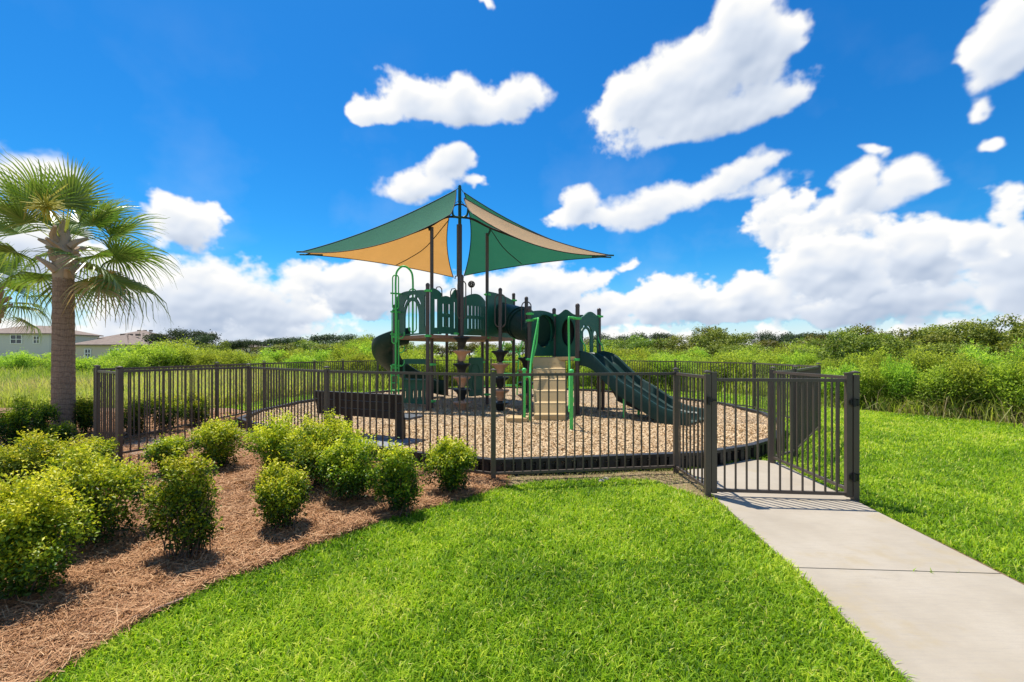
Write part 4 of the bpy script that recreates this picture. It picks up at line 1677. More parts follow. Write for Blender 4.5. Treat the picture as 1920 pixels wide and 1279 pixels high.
# ------------------------------------------------------------------ plants
def lobes_leaves(lobes, n_leaf, size, g, tint_top=.45, shell=.62, out=.8, upw=.5, width=.55, jit=.35, clump=9, spread=2.2, tint0=.38, tvar=.22, along=.35, face=1.0):
    """leaves in small clumps spread through the outer part of a set of ellipsoids (cx, cy, cz, rx, ry, rz)"""
    lob = np.array(lobes, float)
    vol = lob[:, 3] * lob[:, 4] + lob[:, 4] * lob[:, 5] + lob[:, 3] * lob[:, 5]
    nc = max(1, n_leaf // clump)
    which = g.choice(len(lob), nc, p=vol / vol.sum())
    d = unit(g.normal(size=(nc, 3)))
    d[:, 2] = np.where(d[:, 2] < -.55, -d[:, 2] * .5, d[:, 2])
    d = unit(d)
    rad = shell + (1 - shell) * g.random(nc) ** .6
    rad = rad * (1 + .16 * (g.random(nc) - .4))
    c = lob[which, :3] + d * lob[which, 3:6] * rad[:, None]
    # drop clumps deep inside another lobe
    deep = np.zeros(nc, bool)
    for L in lob:
        q = (c - L[:3]) / L[3:6]
        deep |= (q ** 2).sum(1) < (shell * .72) ** 2
    keep = ~deep & (c[:, 2] > .015)
    c, d, which = c[keep], d[keep], which[keep]
    nc = len(c)
    ax = unit(d * out + np.array([0, 0, upw]) + g.normal(size=(nc, 3)) * jit)
    pos = np.repeat(c, clump, 0)
    axr = np.repeat(ax, clump, 0)
    m = len(pos)
    pos = pos + g.normal(size=(m, 3)) * size * spread * .45 + axr * (g.random(m)[:, None] - .3) * size * spread
    dirs = axr * along + g.normal(size=(m, 3)) * .75
    sz = size * (.65 + .7 * g.random(m))
    upv = axr * face + np.array([0, 0, .25]) * face
    v, t = leaves(pos, dirs, sz, width, up=upv, g=g)
    zmin, zmax = lob[:, 2].min() - lob[:, 5].max(), (lob[:, 2] + lob[:, 5]).max()
    cl = np.repeat(g.normal(size=nc) * tvar, clump)
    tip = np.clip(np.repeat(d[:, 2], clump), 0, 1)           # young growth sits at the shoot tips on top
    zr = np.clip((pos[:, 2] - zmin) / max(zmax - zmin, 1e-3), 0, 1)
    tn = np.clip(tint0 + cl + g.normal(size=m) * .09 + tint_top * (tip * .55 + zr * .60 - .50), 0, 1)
    return v, t, np.repeat(tn, 2)


def stems_mesh(lobes, base_r, n, g, r0=.008, spread=.06):
    mb = MB()
    for k in range(n):
        L = lobes[int(g.integers(len(lobes)))]
        d = unit(g.normal(size=(1, 3)))[0] * .8
        e = Vector((L[0] + d[0] * L[3], L[1] + d[1] * L[4], max(.06, L[2] + abs(d[2]) * L[5] * .8)))
        a = Vector((g.normal() * spread, g.normal() * spread, -.03))
        m = a.lerp(e, .5) + Vector((g.normal() * .02, g.normal() * .02, .03))
        mb.tube([a, m, e], [r0, r0 * .75, r0 * .3], 5)
    return mb


def shrub(px, py_base, py_top, px_w, label, seed, name='shrub', n=5200, leaf=.026, tint0=.42, bare=0.0, depth=.9, nl=7, tt=.62, mat='bushleaf', group='clipped shrubs in the pine straw bed', cat='shrub', D=None):
    g = np.random.default_rng(seed)
    if D is None:
        X0, D = G(px, py_base)
    else:
        X0 = (px - 960) * D / F
    Ht = (py_base - py_top) * D / F
    Wd = px_w * D / F / 2 * .90
    o = empty(name, (X0, D, float(bed_z(np.array([X0]), np.array([D]))[0]) - .01))
    lob = []
    for k in range(nl):
        a = 2 * math.pi * (k + g.random() * .8) / nl
        r = Wd * (.28 + .46 * g.random()) if k else 0
        rr = Wd * (.28 + .32 * g.random())
        rz = Ht * (.17 + .20 * g.random())
        zc = Ht * (.40 + .40 * g.random()) if k else Ht * .70
        zc = min(zc, Ht - rz * .9)
        lob.append((r * math.cos(a), r * math.sin(a) * depth, zc, rr, rr * depth, rz))
    for k in range(nl):                 # skirt towards the ground, narrower than the top
        a = 2 * math.pi * (k + g.random()) / nl
        r = Wd * (.16 + .30 * g.random())
        rr = Wd * (.26 + .16 * g.random())
        lob.append((r * .8 * math.cos(a), r * .8 * math.sin(a) * depth, Ht * (.20 + .14 * g.random()), rr * .85, rr * .85 * depth, Ht * .22))
    for k in range(nl * 4):             # single shoots that stick out
        a = 2 * math.pi * g.random()
        r = Wd * (.2 + .75 * g.random())
        z = Ht * (.97 - .45 * (r / Wd) ** 2 + .10 * g.normal())
        k2 = .7 + .7 * g.random()
        lob.append((r * math.cos(a), r * math.sin(a) * depth, z, Wd * .075 * k2, Wd * .075 * k2, Ht * .15 * k2))
    if bare:                            # two mounds with a twiggy gap between them
        lob = [(-.05, 0, .80, .46, .42, .16), (.16, 0, .66, .36, .34, .12), (-.58, .05, .50, .34, .32, .12), (-.38, 0, .30, .34, .33, .14), (.12, -.05, .22, .42, .38, .16),
               (.28, -.1, .34, .26, .28, .11), (-.1, .2, .50, .34, .3, .18), (-.75, 0, .58, .16, .16, .09), (.55, 0, .30, .12, .12, .06), (.5, .05, .60, .10, .10, .08), (.1, 0, .94, .10, .10, .07), (-.08, .05, .52, .40, .38, .18), (-.3, 0, .66, .30, .28, .10), (.3, .05, .47, .22, .22, .10), (-.62, 0, .34, .20, .2, .10), (.38, 0, .86, .10, .10, .08), (-.45, 0, .88, .12, .12, .08), (-.2, 0, 1.0, .07, .07, .08)]
        lob = [(x * 1.25 * Wd, y * Wd, z * Ht, a * Wd, b2 * Wd, c2 * Ht) for x, y, z, a, b2, c2 in lob]
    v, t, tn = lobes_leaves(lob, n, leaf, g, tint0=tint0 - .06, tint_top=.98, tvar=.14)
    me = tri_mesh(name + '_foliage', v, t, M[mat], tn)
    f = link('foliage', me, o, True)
    f['kind'] = 'stuff'
    twigs = lob + [(Wd * .62, 0, Ht * .5, Wd * .2, Wd * .2, Ht * .2)] * int(9 * bare)
    mb = stems_mesh(twigs, Wd * .2, 14 + int(40 * bare), g, .004 + .004 * Ht - .002 * bare)
    mb.build('stems', M['twig'], o, local=True, smooth=60)
    tag(o, label, cat, group)
    return o


SHRUBS = [
    (72, 940, 838, 170, 'wide low shrub in front of the palm trunk, at the left picture edge', 15000, .40, 9),
    (172, 1022, 872, 225, 'large spreading shrub, second row of the left shrub cluster', 17000, .45, 9),
    (45, 1130, 945, 215, 'nearest large yellow-green shrub at the lower left corner', 17000, .52, 9),
    (352, 1052, 860, 145, 'tall loose shrub with bare twigs on one side, standing alone in the straw', 12000, .50, 7),
    (528, 1000, 893, 108, 'small round shrub alone in front of the shrub row', 9000, .48, 6),
    (522, 905, 805, 105, 'yellowish shrub at the near left end of the shrub row', 9000, .56, 7),
    (600, 918, 803, 165, 'biggest dense mound shrub of the row before the fence', 15000, .44, 9),
    (662, 945, 838, 115, 'shrub with a dark hollow base beside the big mound', 10000, .45, 7),
    (748, 966, 847, 112, 'shrub with bare grey twigs in its front, close to the lawn edge', 10000, .46, 7),
    (850, 928, 843, 95, 'vase shaped shrub nearest the front fence post', 9000, .42, 6),
    (412, 882, 803, 100, 'shrub with bright yellow tips beside the walkway fence', 8000, .52, 6),
    (318, 893, 832, 82, 'small dark green shrub before the walkway fence', 6500, .34, 5),
    (182, 880, 834, 62, 'little ragged shrub at the foot of the side gate post', 3500, .42, 4),
    (112, 838, 805, 62, 'little dark tufted plant at the foot of the palm trunk', 3500, .18, 4),
    (30, 842, 768, 95, 'dark clipped shrub behind the palm, next to the picture edge', 7000, .28, 6),
    (78, 828, 766, 62, 'dark clipped shrub just left of the palm trunk', 5000, .30, 5),
    (162, 815, 760, 50, 'dark clipped shrub between the palm trunk and the side gate', 5000, .30, 5),
    (255, 818, 757, 60, 'shrub seen through the walkway fence next to the gate post', 4500, .28, 5),
    (310, 812, 752, 66, 'shrub seen through the middle of the walkway fence', 4500, .36, 5),
    (368, 800, 750, 66, 'shrub seen through the far end of the walkway fence', 4500, .36, 5),
]
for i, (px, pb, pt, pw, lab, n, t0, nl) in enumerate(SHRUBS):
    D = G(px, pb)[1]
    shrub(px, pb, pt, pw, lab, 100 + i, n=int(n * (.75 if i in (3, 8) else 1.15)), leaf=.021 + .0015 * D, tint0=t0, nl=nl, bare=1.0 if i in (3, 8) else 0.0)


# ---- wild bushes and trees: a few kinds, each copied with its parts
def bush_proto(seed, kind):
    g = np.random.default_rng(seed)
    lob = []
    if kind == 'weed':                 # upright feathery bush, 1 m high
        for k in range(9):
            a = g.random() * 6.28
            r = .34 * math.sqrt(g.random())
            h = .45 + .5 * g.random()
            lob.append((r * math.cos(a), r * math.sin(a), h * .58, .17 + .08 * g.random(), .17 + .08 * g.random(), h * .42))
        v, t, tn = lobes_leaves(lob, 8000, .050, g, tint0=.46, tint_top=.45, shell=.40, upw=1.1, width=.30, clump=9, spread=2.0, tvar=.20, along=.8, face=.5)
        mat = 'weedleaf'
    elif kind == 'tree':               # spreading crown, 1 m high
        for k in range(13):
            a = g.random() * 6.28
            r = .46 * math.sqrt(g.random())
            zc = .40 + .48 * g.random() * (1 - r * r * 2.2)
            rr = .12 + .10 * g.random()
            lob.append((r * math.cos(a), r * math.sin(a), zc, rr, rr, rr * .62))
        for k in range(6):
            a = k * 1.05 + g.random()
            lob.append((.30 * math.cos(a), .30 * math.sin(a), .20, .17, .17, .14))
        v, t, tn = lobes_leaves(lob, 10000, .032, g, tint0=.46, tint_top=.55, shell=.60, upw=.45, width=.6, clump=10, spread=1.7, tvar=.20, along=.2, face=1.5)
        mat = 'treeleaf'
    elif kind == 'dark':               # dark, open, ragged
        for k in range(22):
            a = g.random() * 6.28
            r = .55 * math.sqrt(g.random())
            zc = .45 + .45 * g.random() * (1 - r * .7)
            rr = .06 + .09 * g.random()
            lob.append((r * math.cos(a), r * math.sin(a), zc, rr * 1.25, rr * 1.25, rr * .7))
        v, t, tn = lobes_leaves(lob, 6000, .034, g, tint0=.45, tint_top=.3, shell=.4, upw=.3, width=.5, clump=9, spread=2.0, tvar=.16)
        mat = 'darkleaf'
    o = empty('proto')
    me = tri_mesh(kind + '_crown', v, t, M[mat], tn)
    cr = link('crown', me, o, True)
    cr['kind'] = 'stuff'
    mb = MB()
    top = Vector((g.normal() * .03, g.normal() * .03, .55))
    if kind != 'weed':
        mb.tube([(0, 0, -.03), (g.normal() * .015, g.normal() * .015, .25), top], [.035, .026, .010], 8)
    for k in range(9):
        L = lob[int(g.integers(len(lob)))]
        z0 = .02 if kind == 'weed' else .15 + .25 * g.random()
        a = Vector((g.normal() * .03, g.normal() * .03, z0))
        e = Vector((L[0], L[1], L[2]))
        mb.tube([a, a.lerp(e, .5) + Vector((0, 0, .03)), e], [.010, .008, .003], 5)
    mb.build('trunk' if kind != 'weed' else 'stems', M['twig'], o, local=True, smooth=60)
    return o


PROTO = {k: [bush_proto(500 + 10 * j + i, k) for i in range(n)] for j, (k, n) in enumerate((('weed', 5), ('tree', 5), ('dark', 3)))}
PNAME = dict(weed='wild_bush', tree='oak_tree', dark='distant_tree')
PCAT = dict(weed='bush', tree='tree', dark='tree')
PGROUP = dict(weed='wild bushes around the playground', tree='trees of the thicket behind the playground', dark='dark trees on the skyline')


ORD = 'first second third fourth fifth sixth seventh eighth ninth tenth eleventh twelfth thirteenth fourteenth fifteenth sixteenth seventeenth eighteenth nineteenth twentieth'.split()
ORD += ['twenty-' + w for w in ORD[:9]]


def number(objs, text):
    """labels a row of look-alikes by their order from the left in the photo"""
    objs = sorted(objs, key=lambda o: o.location.x / o.location.y)
    for i, o in enumerate(objs):
        o['label'] = text % (ORD[i] if i else 'leftmost')


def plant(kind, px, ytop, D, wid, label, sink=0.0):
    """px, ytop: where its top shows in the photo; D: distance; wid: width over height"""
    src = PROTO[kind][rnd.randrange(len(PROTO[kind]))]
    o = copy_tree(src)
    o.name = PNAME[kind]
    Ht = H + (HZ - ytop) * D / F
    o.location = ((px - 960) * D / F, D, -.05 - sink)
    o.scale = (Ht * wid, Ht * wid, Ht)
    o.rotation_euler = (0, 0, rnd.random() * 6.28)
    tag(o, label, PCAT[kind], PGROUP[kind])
    return o


# front edge of the thicket
row = []
for px, yt, D in ((1590, 668, 13.6), (1640, 655, 13.2), (1690, 662, 12.6), (1735, 650, 12.2), (1790, 658, 11.6), (1840, 640, 11.3), (1895, 650, 10.7), (1950, 636, 10.5), (2010, 640, 10.0), (2080, 630, 9.6), (1565, 664, 14.6),
                  (1665, 640, 14.6), (1760, 642, 13.6), (1870, 632, 12.8), (1930, 626, 12.2), (1610, 645, 15.4), (1715, 636, 15), (1815, 630, 14.2), (1990, 622, 12), (2060, 612, 11.5)):
    row.append(plant('weed', px + rnd.uniform(-8, 8), yt + rnd.uniform(-4, 34), D, rnd.uniform(.55, 1.05), ''))
number(row[:11], '%s of the bright wild bushes at the lawn edge of the thicket')
number(row[11:], '%s of the wild bushes rising just behind the lawn-edge bushes')
# belt behind the far fence
rows = {}
x = 1130
while x < 1560:
    for D in (20.5, 23.5, 27):
        rows.setdefault(('r', D), []).append(plant('weed', x + rnd.uniform(-20, 20), 662 - (D - 20) * 2.1 + rnd.uniform(-10, 8), D + rnd.uniform(-1, 1), rnd.uniform(.8, 1.25), ''))
    x += 36
x = 720
while x < 1130:
    for D in (23, 27):
        rows.setdefault(('m', D), []).append(plant('weed', x + rnd.uniform(-20, 20), 657 - (D - 22) * 1.3 + rnd.uniform(-9, 8), D + rnd.uniform(-1, 1), rnd.uniform(.8, 1.25), ''))
    x += 42
for (side, D), objs in rows.items():
    number(objs, '%s bright bush of the ' + {20.5: 'front', 23.5: 'middle', 27: 'back', 23: 'front'}[D] + ' row behind the ' + ('fence right of the slide hood' if side == 'r' else 'far fence, seen past the play structure'))
# trees of the thicket on the right
row = []
for px, yt, D, w in ((1165, 624, 42, 1.3), (1215, 620, 40, 1.2), (1262, 628, 38, 1.3), (1345, 602, 44, 1.0), (1300, 618, 42, 1.2), (1392, 612, 42, 1.2), (1440, 630, 36, 1.3), (1485, 620, 36, 1.1), (1530, 622, 34, 1.1),
                     (1400, 636, 32, 1.4), (1330, 636, 34, 1.4), (1235, 640, 32, 1.4), (1180, 643, 30, 1.4), (1460, 640, 28, 1.3), (1520, 642, 26, 1.2)):
    row.append(plant('tree', px, yt + rnd.uniform(-3, 3), D, w, ''))
number(row, '%s low olive green tree of the thicket behind the slide and gate')
plant('tree', 1345, 600, 36, .95, 'tallest round crowned tree right of the slide, against the clouds')
row = []
for px, yt, D, w in ((1555, 612, 30, 1.1), (1590, 600, 30, 1.0), (1640, 606, 30, 1.2), (1690, 602, 30, 1.2), (1735, 600, 29, 1.1), (1775, 592, 28, 1.2), (1820, 590, 27, 1.1), (1870, 584, 27, 1.1), (1915, 586, 26, 1.2), (1965, 582, 25, 1.2), (2020, 575, 24, 1.2),
                     (1650, 626, 24, 1.3), (1720, 622, 22, 1.3), (1790, 620, 21, 1.3), (1860, 614, 20, 1.3), (1930, 610, 19, 1.3), (2000, 600, 18, 1.3), (1590, 632, 24, 1.2)):
    row.append(plant('tree', px, yt + rnd.uniform(-6, 24), D, w * rnd.uniform(.75, 1.15), ''))
number(row, '%s tall tree of the thicket on the right, above the lawn')
plant('tree', 1592, 596, 23, .95, 'fresh green broad tree rising above the right fence corner')
plant('tree', 1700, 600, 25, 1.1, 'broad olive tree standing between the two tallest thicket trees')
plant('tree', 1858, 572, 25, .85, 'loose topped tallest tree near the right picture edge')
# skyline behind and left of the play structure
row = []
for px, yt, D, w in ((660, 622, 46, 1.0), (690, 616, 44, .9), (630, 630, 48, 1.2), (600, 632, 52, 1.3), (560, 636, 55, 1.5), (520, 638, 55, 1.5), (405, 634, 46, 1.0), (725, 628, 48, 1.2), (780, 630, 52, 1.3), (830, 634, 55, 1.4),
                     (880, 632, 55, 1.4), (930, 634, 52, 1.4), (980, 632, 50, 1.3), (1030, 630, 48, 1.3), (1080, 630, 46, 1.3), (1125, 626, 44, 1.3)):
    row.append(plant('tree', px, yt + rnd.uniform(-3, 3), D, w, ''))
number(row, '%s low green tree on the skyline behind the play structure')
for px, yt, D, w, lab in ((345, 607, 70, 1.25, 'large dark ragged tree on the skyline right of the houses'), (378, 618, 70, 1.0, 'smaller dark tree joined to the large dark skyline tree'),
                          (436, 632, 90, 1.2, 'faint dark tree above the small distant roof'), (465, 630, 90, 1.4, 'faint wide dark tree right of the small distant roof'),
                          (585, 626, 90, 2.2, 'dark long crowned tree on the skyline left of the slide'), (640, 619, 95, 1.6, 'dark tall tree on the skyline nearest the spiral slide'), (540, 630, 95, 1.2, 'small dark tree on the skyline between the darker ones'),
                          (1212, 614, 75, 1.1, 'dark tree on the skyline above the slide end'), (1135, 621, 85, 1.3, 'dark tree on the skyline beside the slide hood'),
                          (1446, 616, 75, 1.0, 'small dark tree on the skyline between two green trees'), (1538, 614, 70, 1.6, 'dark wide tree on the skyline above the right fence corner')):
    plant('dark', px, yt, D, w, lab)
# bushes in the left field
row = []
for px, yt, D, w in ((230, 652, 24, 1.2), (265, 643, 27, 1.2), (300, 640, 27, 1.2), (335, 645, 28, 1.2), (370, 644, 30, 1.3), (400, 650, 28, 1.2), (205, 656, 27, 1.2), (430, 655, 30, 1.3), (470, 652, 34, 1.3), (510, 648, 36, 1.3), (545, 647, 36, 1.3),
                     (585, 650, 33, 1.2), (620, 648, 30, 1.2), (655, 640, 27, 1.0), (690, 636, 26, 1.0), (715, 645, 26, 1.0), (640, 655, 25, 1.1), (345, 632, 36, 1.4), (290, 634, 38, 1.5), (560, 655, 28, 1.2), (500, 658, 27, 1.2), (680, 652, 24, 1.0),
                     (700, 625, 30, .8), (672, 628, 32, .9), (140, 660, 30, 1.4), (60, 659, 34, 1.6), (15, 655, 30, 1.4)):
    row.append(plant('weed', px, yt + rnd.uniform(-4, 4), D, w, ''))
number(row, '%s bright green bush of the weedy field behind the side fence')
for lst in PROTO.values():            # the samples themselves are not part of the place
    for o in lst:
        for c in list(o.children):
            bpy.data.objects.remove(c)
        bpy.data.objects.remove(o)

# ------------------------------------------------------------------ palms
def frond_mesh(seed, L=.95, nleaf=44, droop=.5, brown=0.0):
    """costapalmate fan: petiole along +X, then a fan of narrow segments"""
    g = np.random.default_rng(seed)
    V, T, C = [], [], []

    def strip(pts, ws, side, tint):
        n0 = len(V)
        for p, w in zip(pts, ws):
            V.append(p - side * w)
            V.append(p + side * w)
        for i in range(len(pts) - 1):
            a = n0 + 2 * i
            T.extend([(a, a + 1, a + 3), (a, a + 3, a + 2)])
            C.extend([tint, tint])
    pet = [np.array([t * .75, 0, .10 * t - .12 * t * t]) for t in np.linspace(0, 1, 5)]
    strip(pet, [.022, .018, .015, .013, .012], np.array([0, 1.0, 0]), .78)
    base = pet[-1]
    for k in range(nleaf):
        f = (k + .5) / nleaf * 2 - 1
        a = f * 1.75
        ln = L * (1.02 - .30 * f * f) * (.9 + .2 * g.random())
        st = base + np.array([.22 * (1 - abs(f)), 0, -.02])
        d = np.array([math.cos(a), math.sin(a), .16 - .10 * abs(f)])
        side = np.array([-math.sin(a), math.cos(a), .55 * (1 if k % 2 else -1)])
        side /= np.linalg.norm(side)
        pts, ws = [], []
        for t in (0, .25, .5, .72, .88, 1.0):
            dz = -droop * ln * (max(0, t - .42)) ** 1.8 * 1.35 * (1 + .5 * g.random())
            pts.append(st + d * ln * t * (1 - .06 * t) + np.array([0, 0, dz]))
            ws.append(.019 * (1 if t < .5 else (1 - (t - .5) * 1.75)) * (.35 if t == 0 else 1))
        tint = np.clip(.42 + g.normal() * .13 + brown * (.35 + .65 * g.random()) + .05, 0, 1)
        strip(pts, ws, side, tint)
    return tri_mesh('palm_frond', np.array(V), np.array(T), M['palmleaf'], np.array(C))


FROND = [frond_mesh(60 + i, .92 + .08 * i, 36, .22 + .24 * i) for i in range(4)]
FROND_BR = [frond_mesh(80, .9, 42, .9, .42), frond_mesh(81, .8, 36, 1.1, .6)]


def palm(x, y, trunk_h, label, seed, r0=.235, scale=1.0, nf=27, lean=(0, 0)):
    g = random.Random(seed)
    o = empty('palm_tree', (x, y, 0))
    mb = MB()
    prof = []
    n = 46
    pts, rr = [], []
    for k in range(n + 1):
        t = k / n
        r = r0 * (1.22 - .55 * t ** .35 if t < .12 else 1.22 - .55 * .12 ** .35 + (t - .12) * -.16) * (1 + .018 * math.sin(k * 2.1) + g.uniform(-.012, .012))
        pts.append((lean[0] * t * t, lean[1] * t * t, -.05 + t * (trunk_h + .05)))
        rr.append(r)
    mb.tube(pts, rr, 26)
    mb.build('trunk', M['bark'], o, smooth=70, local=True)
    top = Vector((lean[0], lean[1], trunk_h))
    # old leaf bases
    for k in range(16):
        a = k * 2.4 + g.uniform(-.3, .3)
        z = -.15 + .70 * k / 16
        d = Vector((math.cos(a), math.sin(a), 0))
        s = Vector((-math.sin(a), math.cos(a), 0)) * (1 if k % 2 else -1)
        b0 = top + Vector((0, 0, z)) + d * (r0 * .72)
        mbb = MB()
        ln = g.uniform(.22, .42)
        mbb.tube([b0, b0 + d * .08 + s * .06 + Vector((0, 0, .10)), b0 + d * (.12 + .1 * g.random()) + s * ln * .55 + Vector((0, 0, ln * .55))], [.075, .055, .028], 6)
        mbb.build('leaf_base', M['palmboot'], o, local=True)
    mb = MB()
    mb.lathe([(r0 * .8, -.3), (r0 * .9, 0), (r0 * .8, .4), (r0 * .45, .75), (.02, .95)], top, 14)
    mb.build('crown_shaft', M['palmboot'], o, local=True, smooth=60)
    for k in range(nf):
        t = k / (nf - 1)
        a = k * 2.39996 + g.uniform(-.2, .2)
        pitch = math.radians(82 - 118 * t ** .9 + g.uniform(-9, 9))      # from upright to hanging
        if t > .5 and math.cos(a + math.pi / 2) > .45:
            continue                                                       # cut away where the trunk shows
        me = FROND[min(3, int(t * 4))] if (t < .86 or k % 2) else FROND_BR[k % 4 // 2]
        f = link('frond', me, o, True)
        f.location = top + Vector((math.cos(a) * r0 * .35, math.sin(a) * r0 * .35, .66 - .52 * t))
        f.rotation_euler = Matrix.Rotation(a, 4, 'Z') .__matmul__(Matrix.Rotation(-pitch, 4, 'Y')).__matmul__(Matrix.Rotation(g.uniform(-.5, .5), 4, 'X')).to_euler()
        s = scale * g.uniform(.86, 1.1) * (.74 + .16 * min(1, t * 1.6))
        f.scale = (s, s, s)
    tag(o, label, 'palm tree', 'palm trees at the left')
    return o, top


px_, py_ = G(119, 818)
_, top = palm(px_, py_, 3.2, 'sabal palm with thick bare trunk beside the side gate', 4, r0=.185, scale=.98, nf=36)
mb = MB()
g_ = random.Random(3)
fc = W(86, 388, 7.1)
mb.tube(spline([(px_, py_, 4.0), (px_ + .05, py_ - .4, 4.35), tuple(fc)], 4), .014, 6)
for k in range(140):
    d = Vector((g_.gauss(0, 1), g_.gauss(0, 1), g_.gauss(0, .8))).normalized() * g_.uniform(.1, .30)
    mb.tube([fc + d * .1, fc + d * .6 + Vector((0, 0, .02)), fc + d], [.009, .007, .005], 4)
pt_ = [o for o in bpy.data.objects if o.name == 'palm_tree'][0]
mb.build('flower_cluster', M['fruit'], pt_)
palm(-11.85, 10.0, 2.55, 'second palm mostly cut off by the left picture edge', 9, r0=.17, scale=.74, nf=26, lean=(.42, 0))

# ------------------------------------------------------------------ houses far left
def house(x0, x1, y0, y1, eave, ridge, wall, label, windows=(), oh=.5, hip=None):
    cx, cy = (x0 + x1) / 2, (y0 + y1) / 2
    o = empty('house', (cx, cy, 0))
    mb = MB()
    mb.box((cx, cy, eave / 2), (x1 - x0, y1 - y0, eave))
    mb.build('wall', M[wall], o)
    h = hip if hip is not None else (y1 - y0) / 2
    mb = MB()
    a, c, d, e = x0 - oh, x1 + oh, y0 - oh, y1 + oh
    vs_ = [(a, d, eave), (c, d, eave), (c, e, eave), (a, e, eave), (a + h, cy, ridge), (c - h, cy, ridge), (a, d, eave - .18), (c, d, eave - .18), (c, e, eave - .18), (a, e, eave - .18)]
    mb.add(vs_, [(0, 1, 5, 4), (1, 2, 5), (2, 3, 4, 5), (3, 0, 4), (6, 7, 1, 0), (7, 8, 2, 1), (8, 9, 3, 2), (9, 6, 0, 3), (9, 8, 7, 6)])
    rf = mb.build('roof', M['roof'], o)
    for k in range(3):
        mb = MB()
        mb.box((x0 + (x1 - x0) * (.35 + .15 * k), cy + .6, ridge - .1), (.6, .4, .35))
        mb.build('roof_vent', M['rooftile'], rf)
    for (u, z, w, hh) in windows:
        mb = MB()
        x = x0 + (x1 - x0) * u
        for dx in (-1, 1):
            mb.box((x + dx * (w / 2), y0 - .06, z), (.14, .16, hh + .14))
        for dz in (-1, 0, 1):
            mb.box((x, y0 - .055, z + dz * hh / 2), (w, .14, .12))
        mb.box((x, y0 - .055, z), (.12, .13, hh))
        wn_ = mb.build('window', M['frame'], o)
        mb = MB()
        mb.box((x, y0 - .01, z), (w, .06, hh))
        mb.build('pane', M['glass'], wn_)
    tag(o, label, 'house', 'houses beyond the field')
    return o


def hx(px, D):
    return (px - 960) * D / F


house(hx(-60, 90), hx(92, 90), 90, 101, H + (HZ - 625) * 90 / F, H + (HZ - 612) * 92 / F + .3, 'houseW', 'pale grey two storey house at the left picture edge behind the palm', [(.22, 4.4, 1.6, 1.4), (.60, 4.5, 2.2, 1.7), (.85, 4.4, 1.2, 1.4)])
house(hx(138, 72), hx(240, 72), 72, 82, H + (HZ - 646) * 72 / F, H + (HZ - 626.5) * 77 / F, 'houseT', 'low cream house with broad brown roof right of the palm trunk', [(.27, 1.7, .9, 1.3), (.75, 1.7, 1.4, 1.3)])
house(hx(190, 98), hx(268, 98), 98, 109, H + (HZ - 634) * 98 / F, H + (HZ - 619) * 103 / F, 'houseW', 'two storey grey house rising behind the low cream house', [(.42, 4.0, 1.5, 1.7), (.68, 4.0, 1.5, 1.7), (.92, 3.9, .9, 1.4)], hip=5)
house(hx(262, 115), hx(296, 115), 115, 124, H + (HZ - 640) * 115 / F, H + (HZ - 627) * 119 / F, 'houseW', 'small far house roof at the right end of the houses', [])
house(hx(418, 110), hx(470, 110), 110, 119, H + (HZ - 650) * 110 / F, H + (HZ - 640) * 114 / F, 'houseT', 'distant house of which only the roof shows above the bushes', [])

# ------------------------------------------------------------------ grass, straw, chips, weeds
def scatter(x0, x1, y0, y1, dens, poly, cut=(), g=rng):
    n = int((x1 - x0) * (y1 - y0) * dens)
    p = np.stack([g.uniform(x0, x1, n), g.uniform(y0, y1, n)], 1)
    k = inside(p, poly)
    for c in cut:
        k &= ~inside(p, c)
    # nothing far outside what a camera near the path could see
    k &= np.abs(p[:, 0]) < p[:, 1] * 1.35 + 1.2
    return p[k]


P_ = [scatter(-3.5, 3.2, 1.3, 3.4, 7500, LAWN, (BED, THATCH, PATH)), scatter(-3.5, 3.2, 3.4, 6.2, 4800, LAWN, (BED, THATCH, PATH, RING)), scatter(3, 9, 1.8, 6.5, 3000, LAWN, (BED, THATCH, PATH, RING, SOIL_SHADE)),
      scatter(3, 13, 6.5, 13.5, 1150, LAWN, (PATH, RING)), scatter(-9, 12, 13.5, 22.5, 260, LAWN, (RING, BED)), scatter(-9, 3, 8, 13.5, 500, LAWN, (RING, BED, WALK))]
for jx, jn in ((2.86, 4), (2.98, 6), (3.19, 3)):         # weeds in the joint of the path
    P_.append(np.stack([jx + rng.normal(size=jn) * .014, 3.30 - .065 * (jx - 2.04) + rng.normal(size=jn) * .004], 1))
P_ = np.concatenate(P_)
dg = P_[:, 1]
n = len(P_)
pn = vnoise(P_[:, 0] * 1.3, P_[:, 1] * 1.3, 21)
pn2 = vnoise(P_[:, 0] * 6, P_[:, 1] * 6, 22)
hgt = (.028 + .032 * rng.random(n) + .022 * pn2) * (1 + .012 * dg)
wd = .0042 + .0011 * dg
pos = np.concatenate([P_, np.full((n, 1), -.004)], 1)
v, t = blades(pos, hgt, wd * (.7 + .6 * rng.random(n)), .35 + .85 * rng.random(n), rng.random(n) * 6.28)
pn3 = vnoise(P_[:, 0] * .55 + 9, P_[:, 1] * .8, 24)
tn = np.clip(.42 + .34 * (pn - .5) + .26 * (pn3 - .5) + .26 * (pn2 - .5) + rng.normal(size=n) * .20, 0, .86)
dead = rng.random(n) < .03 + .10 * (pn > .66) * (pn3 > .45)
tn = np.where(dead, .93, tn)
tag(link('lawn_grass', tri_mesh('lawn_grass', v, t, M['grass'], np.repeat(tn, 3))), 'short green grass blades of the lawn', 'grass', kind='stuff')
print('grass', n)

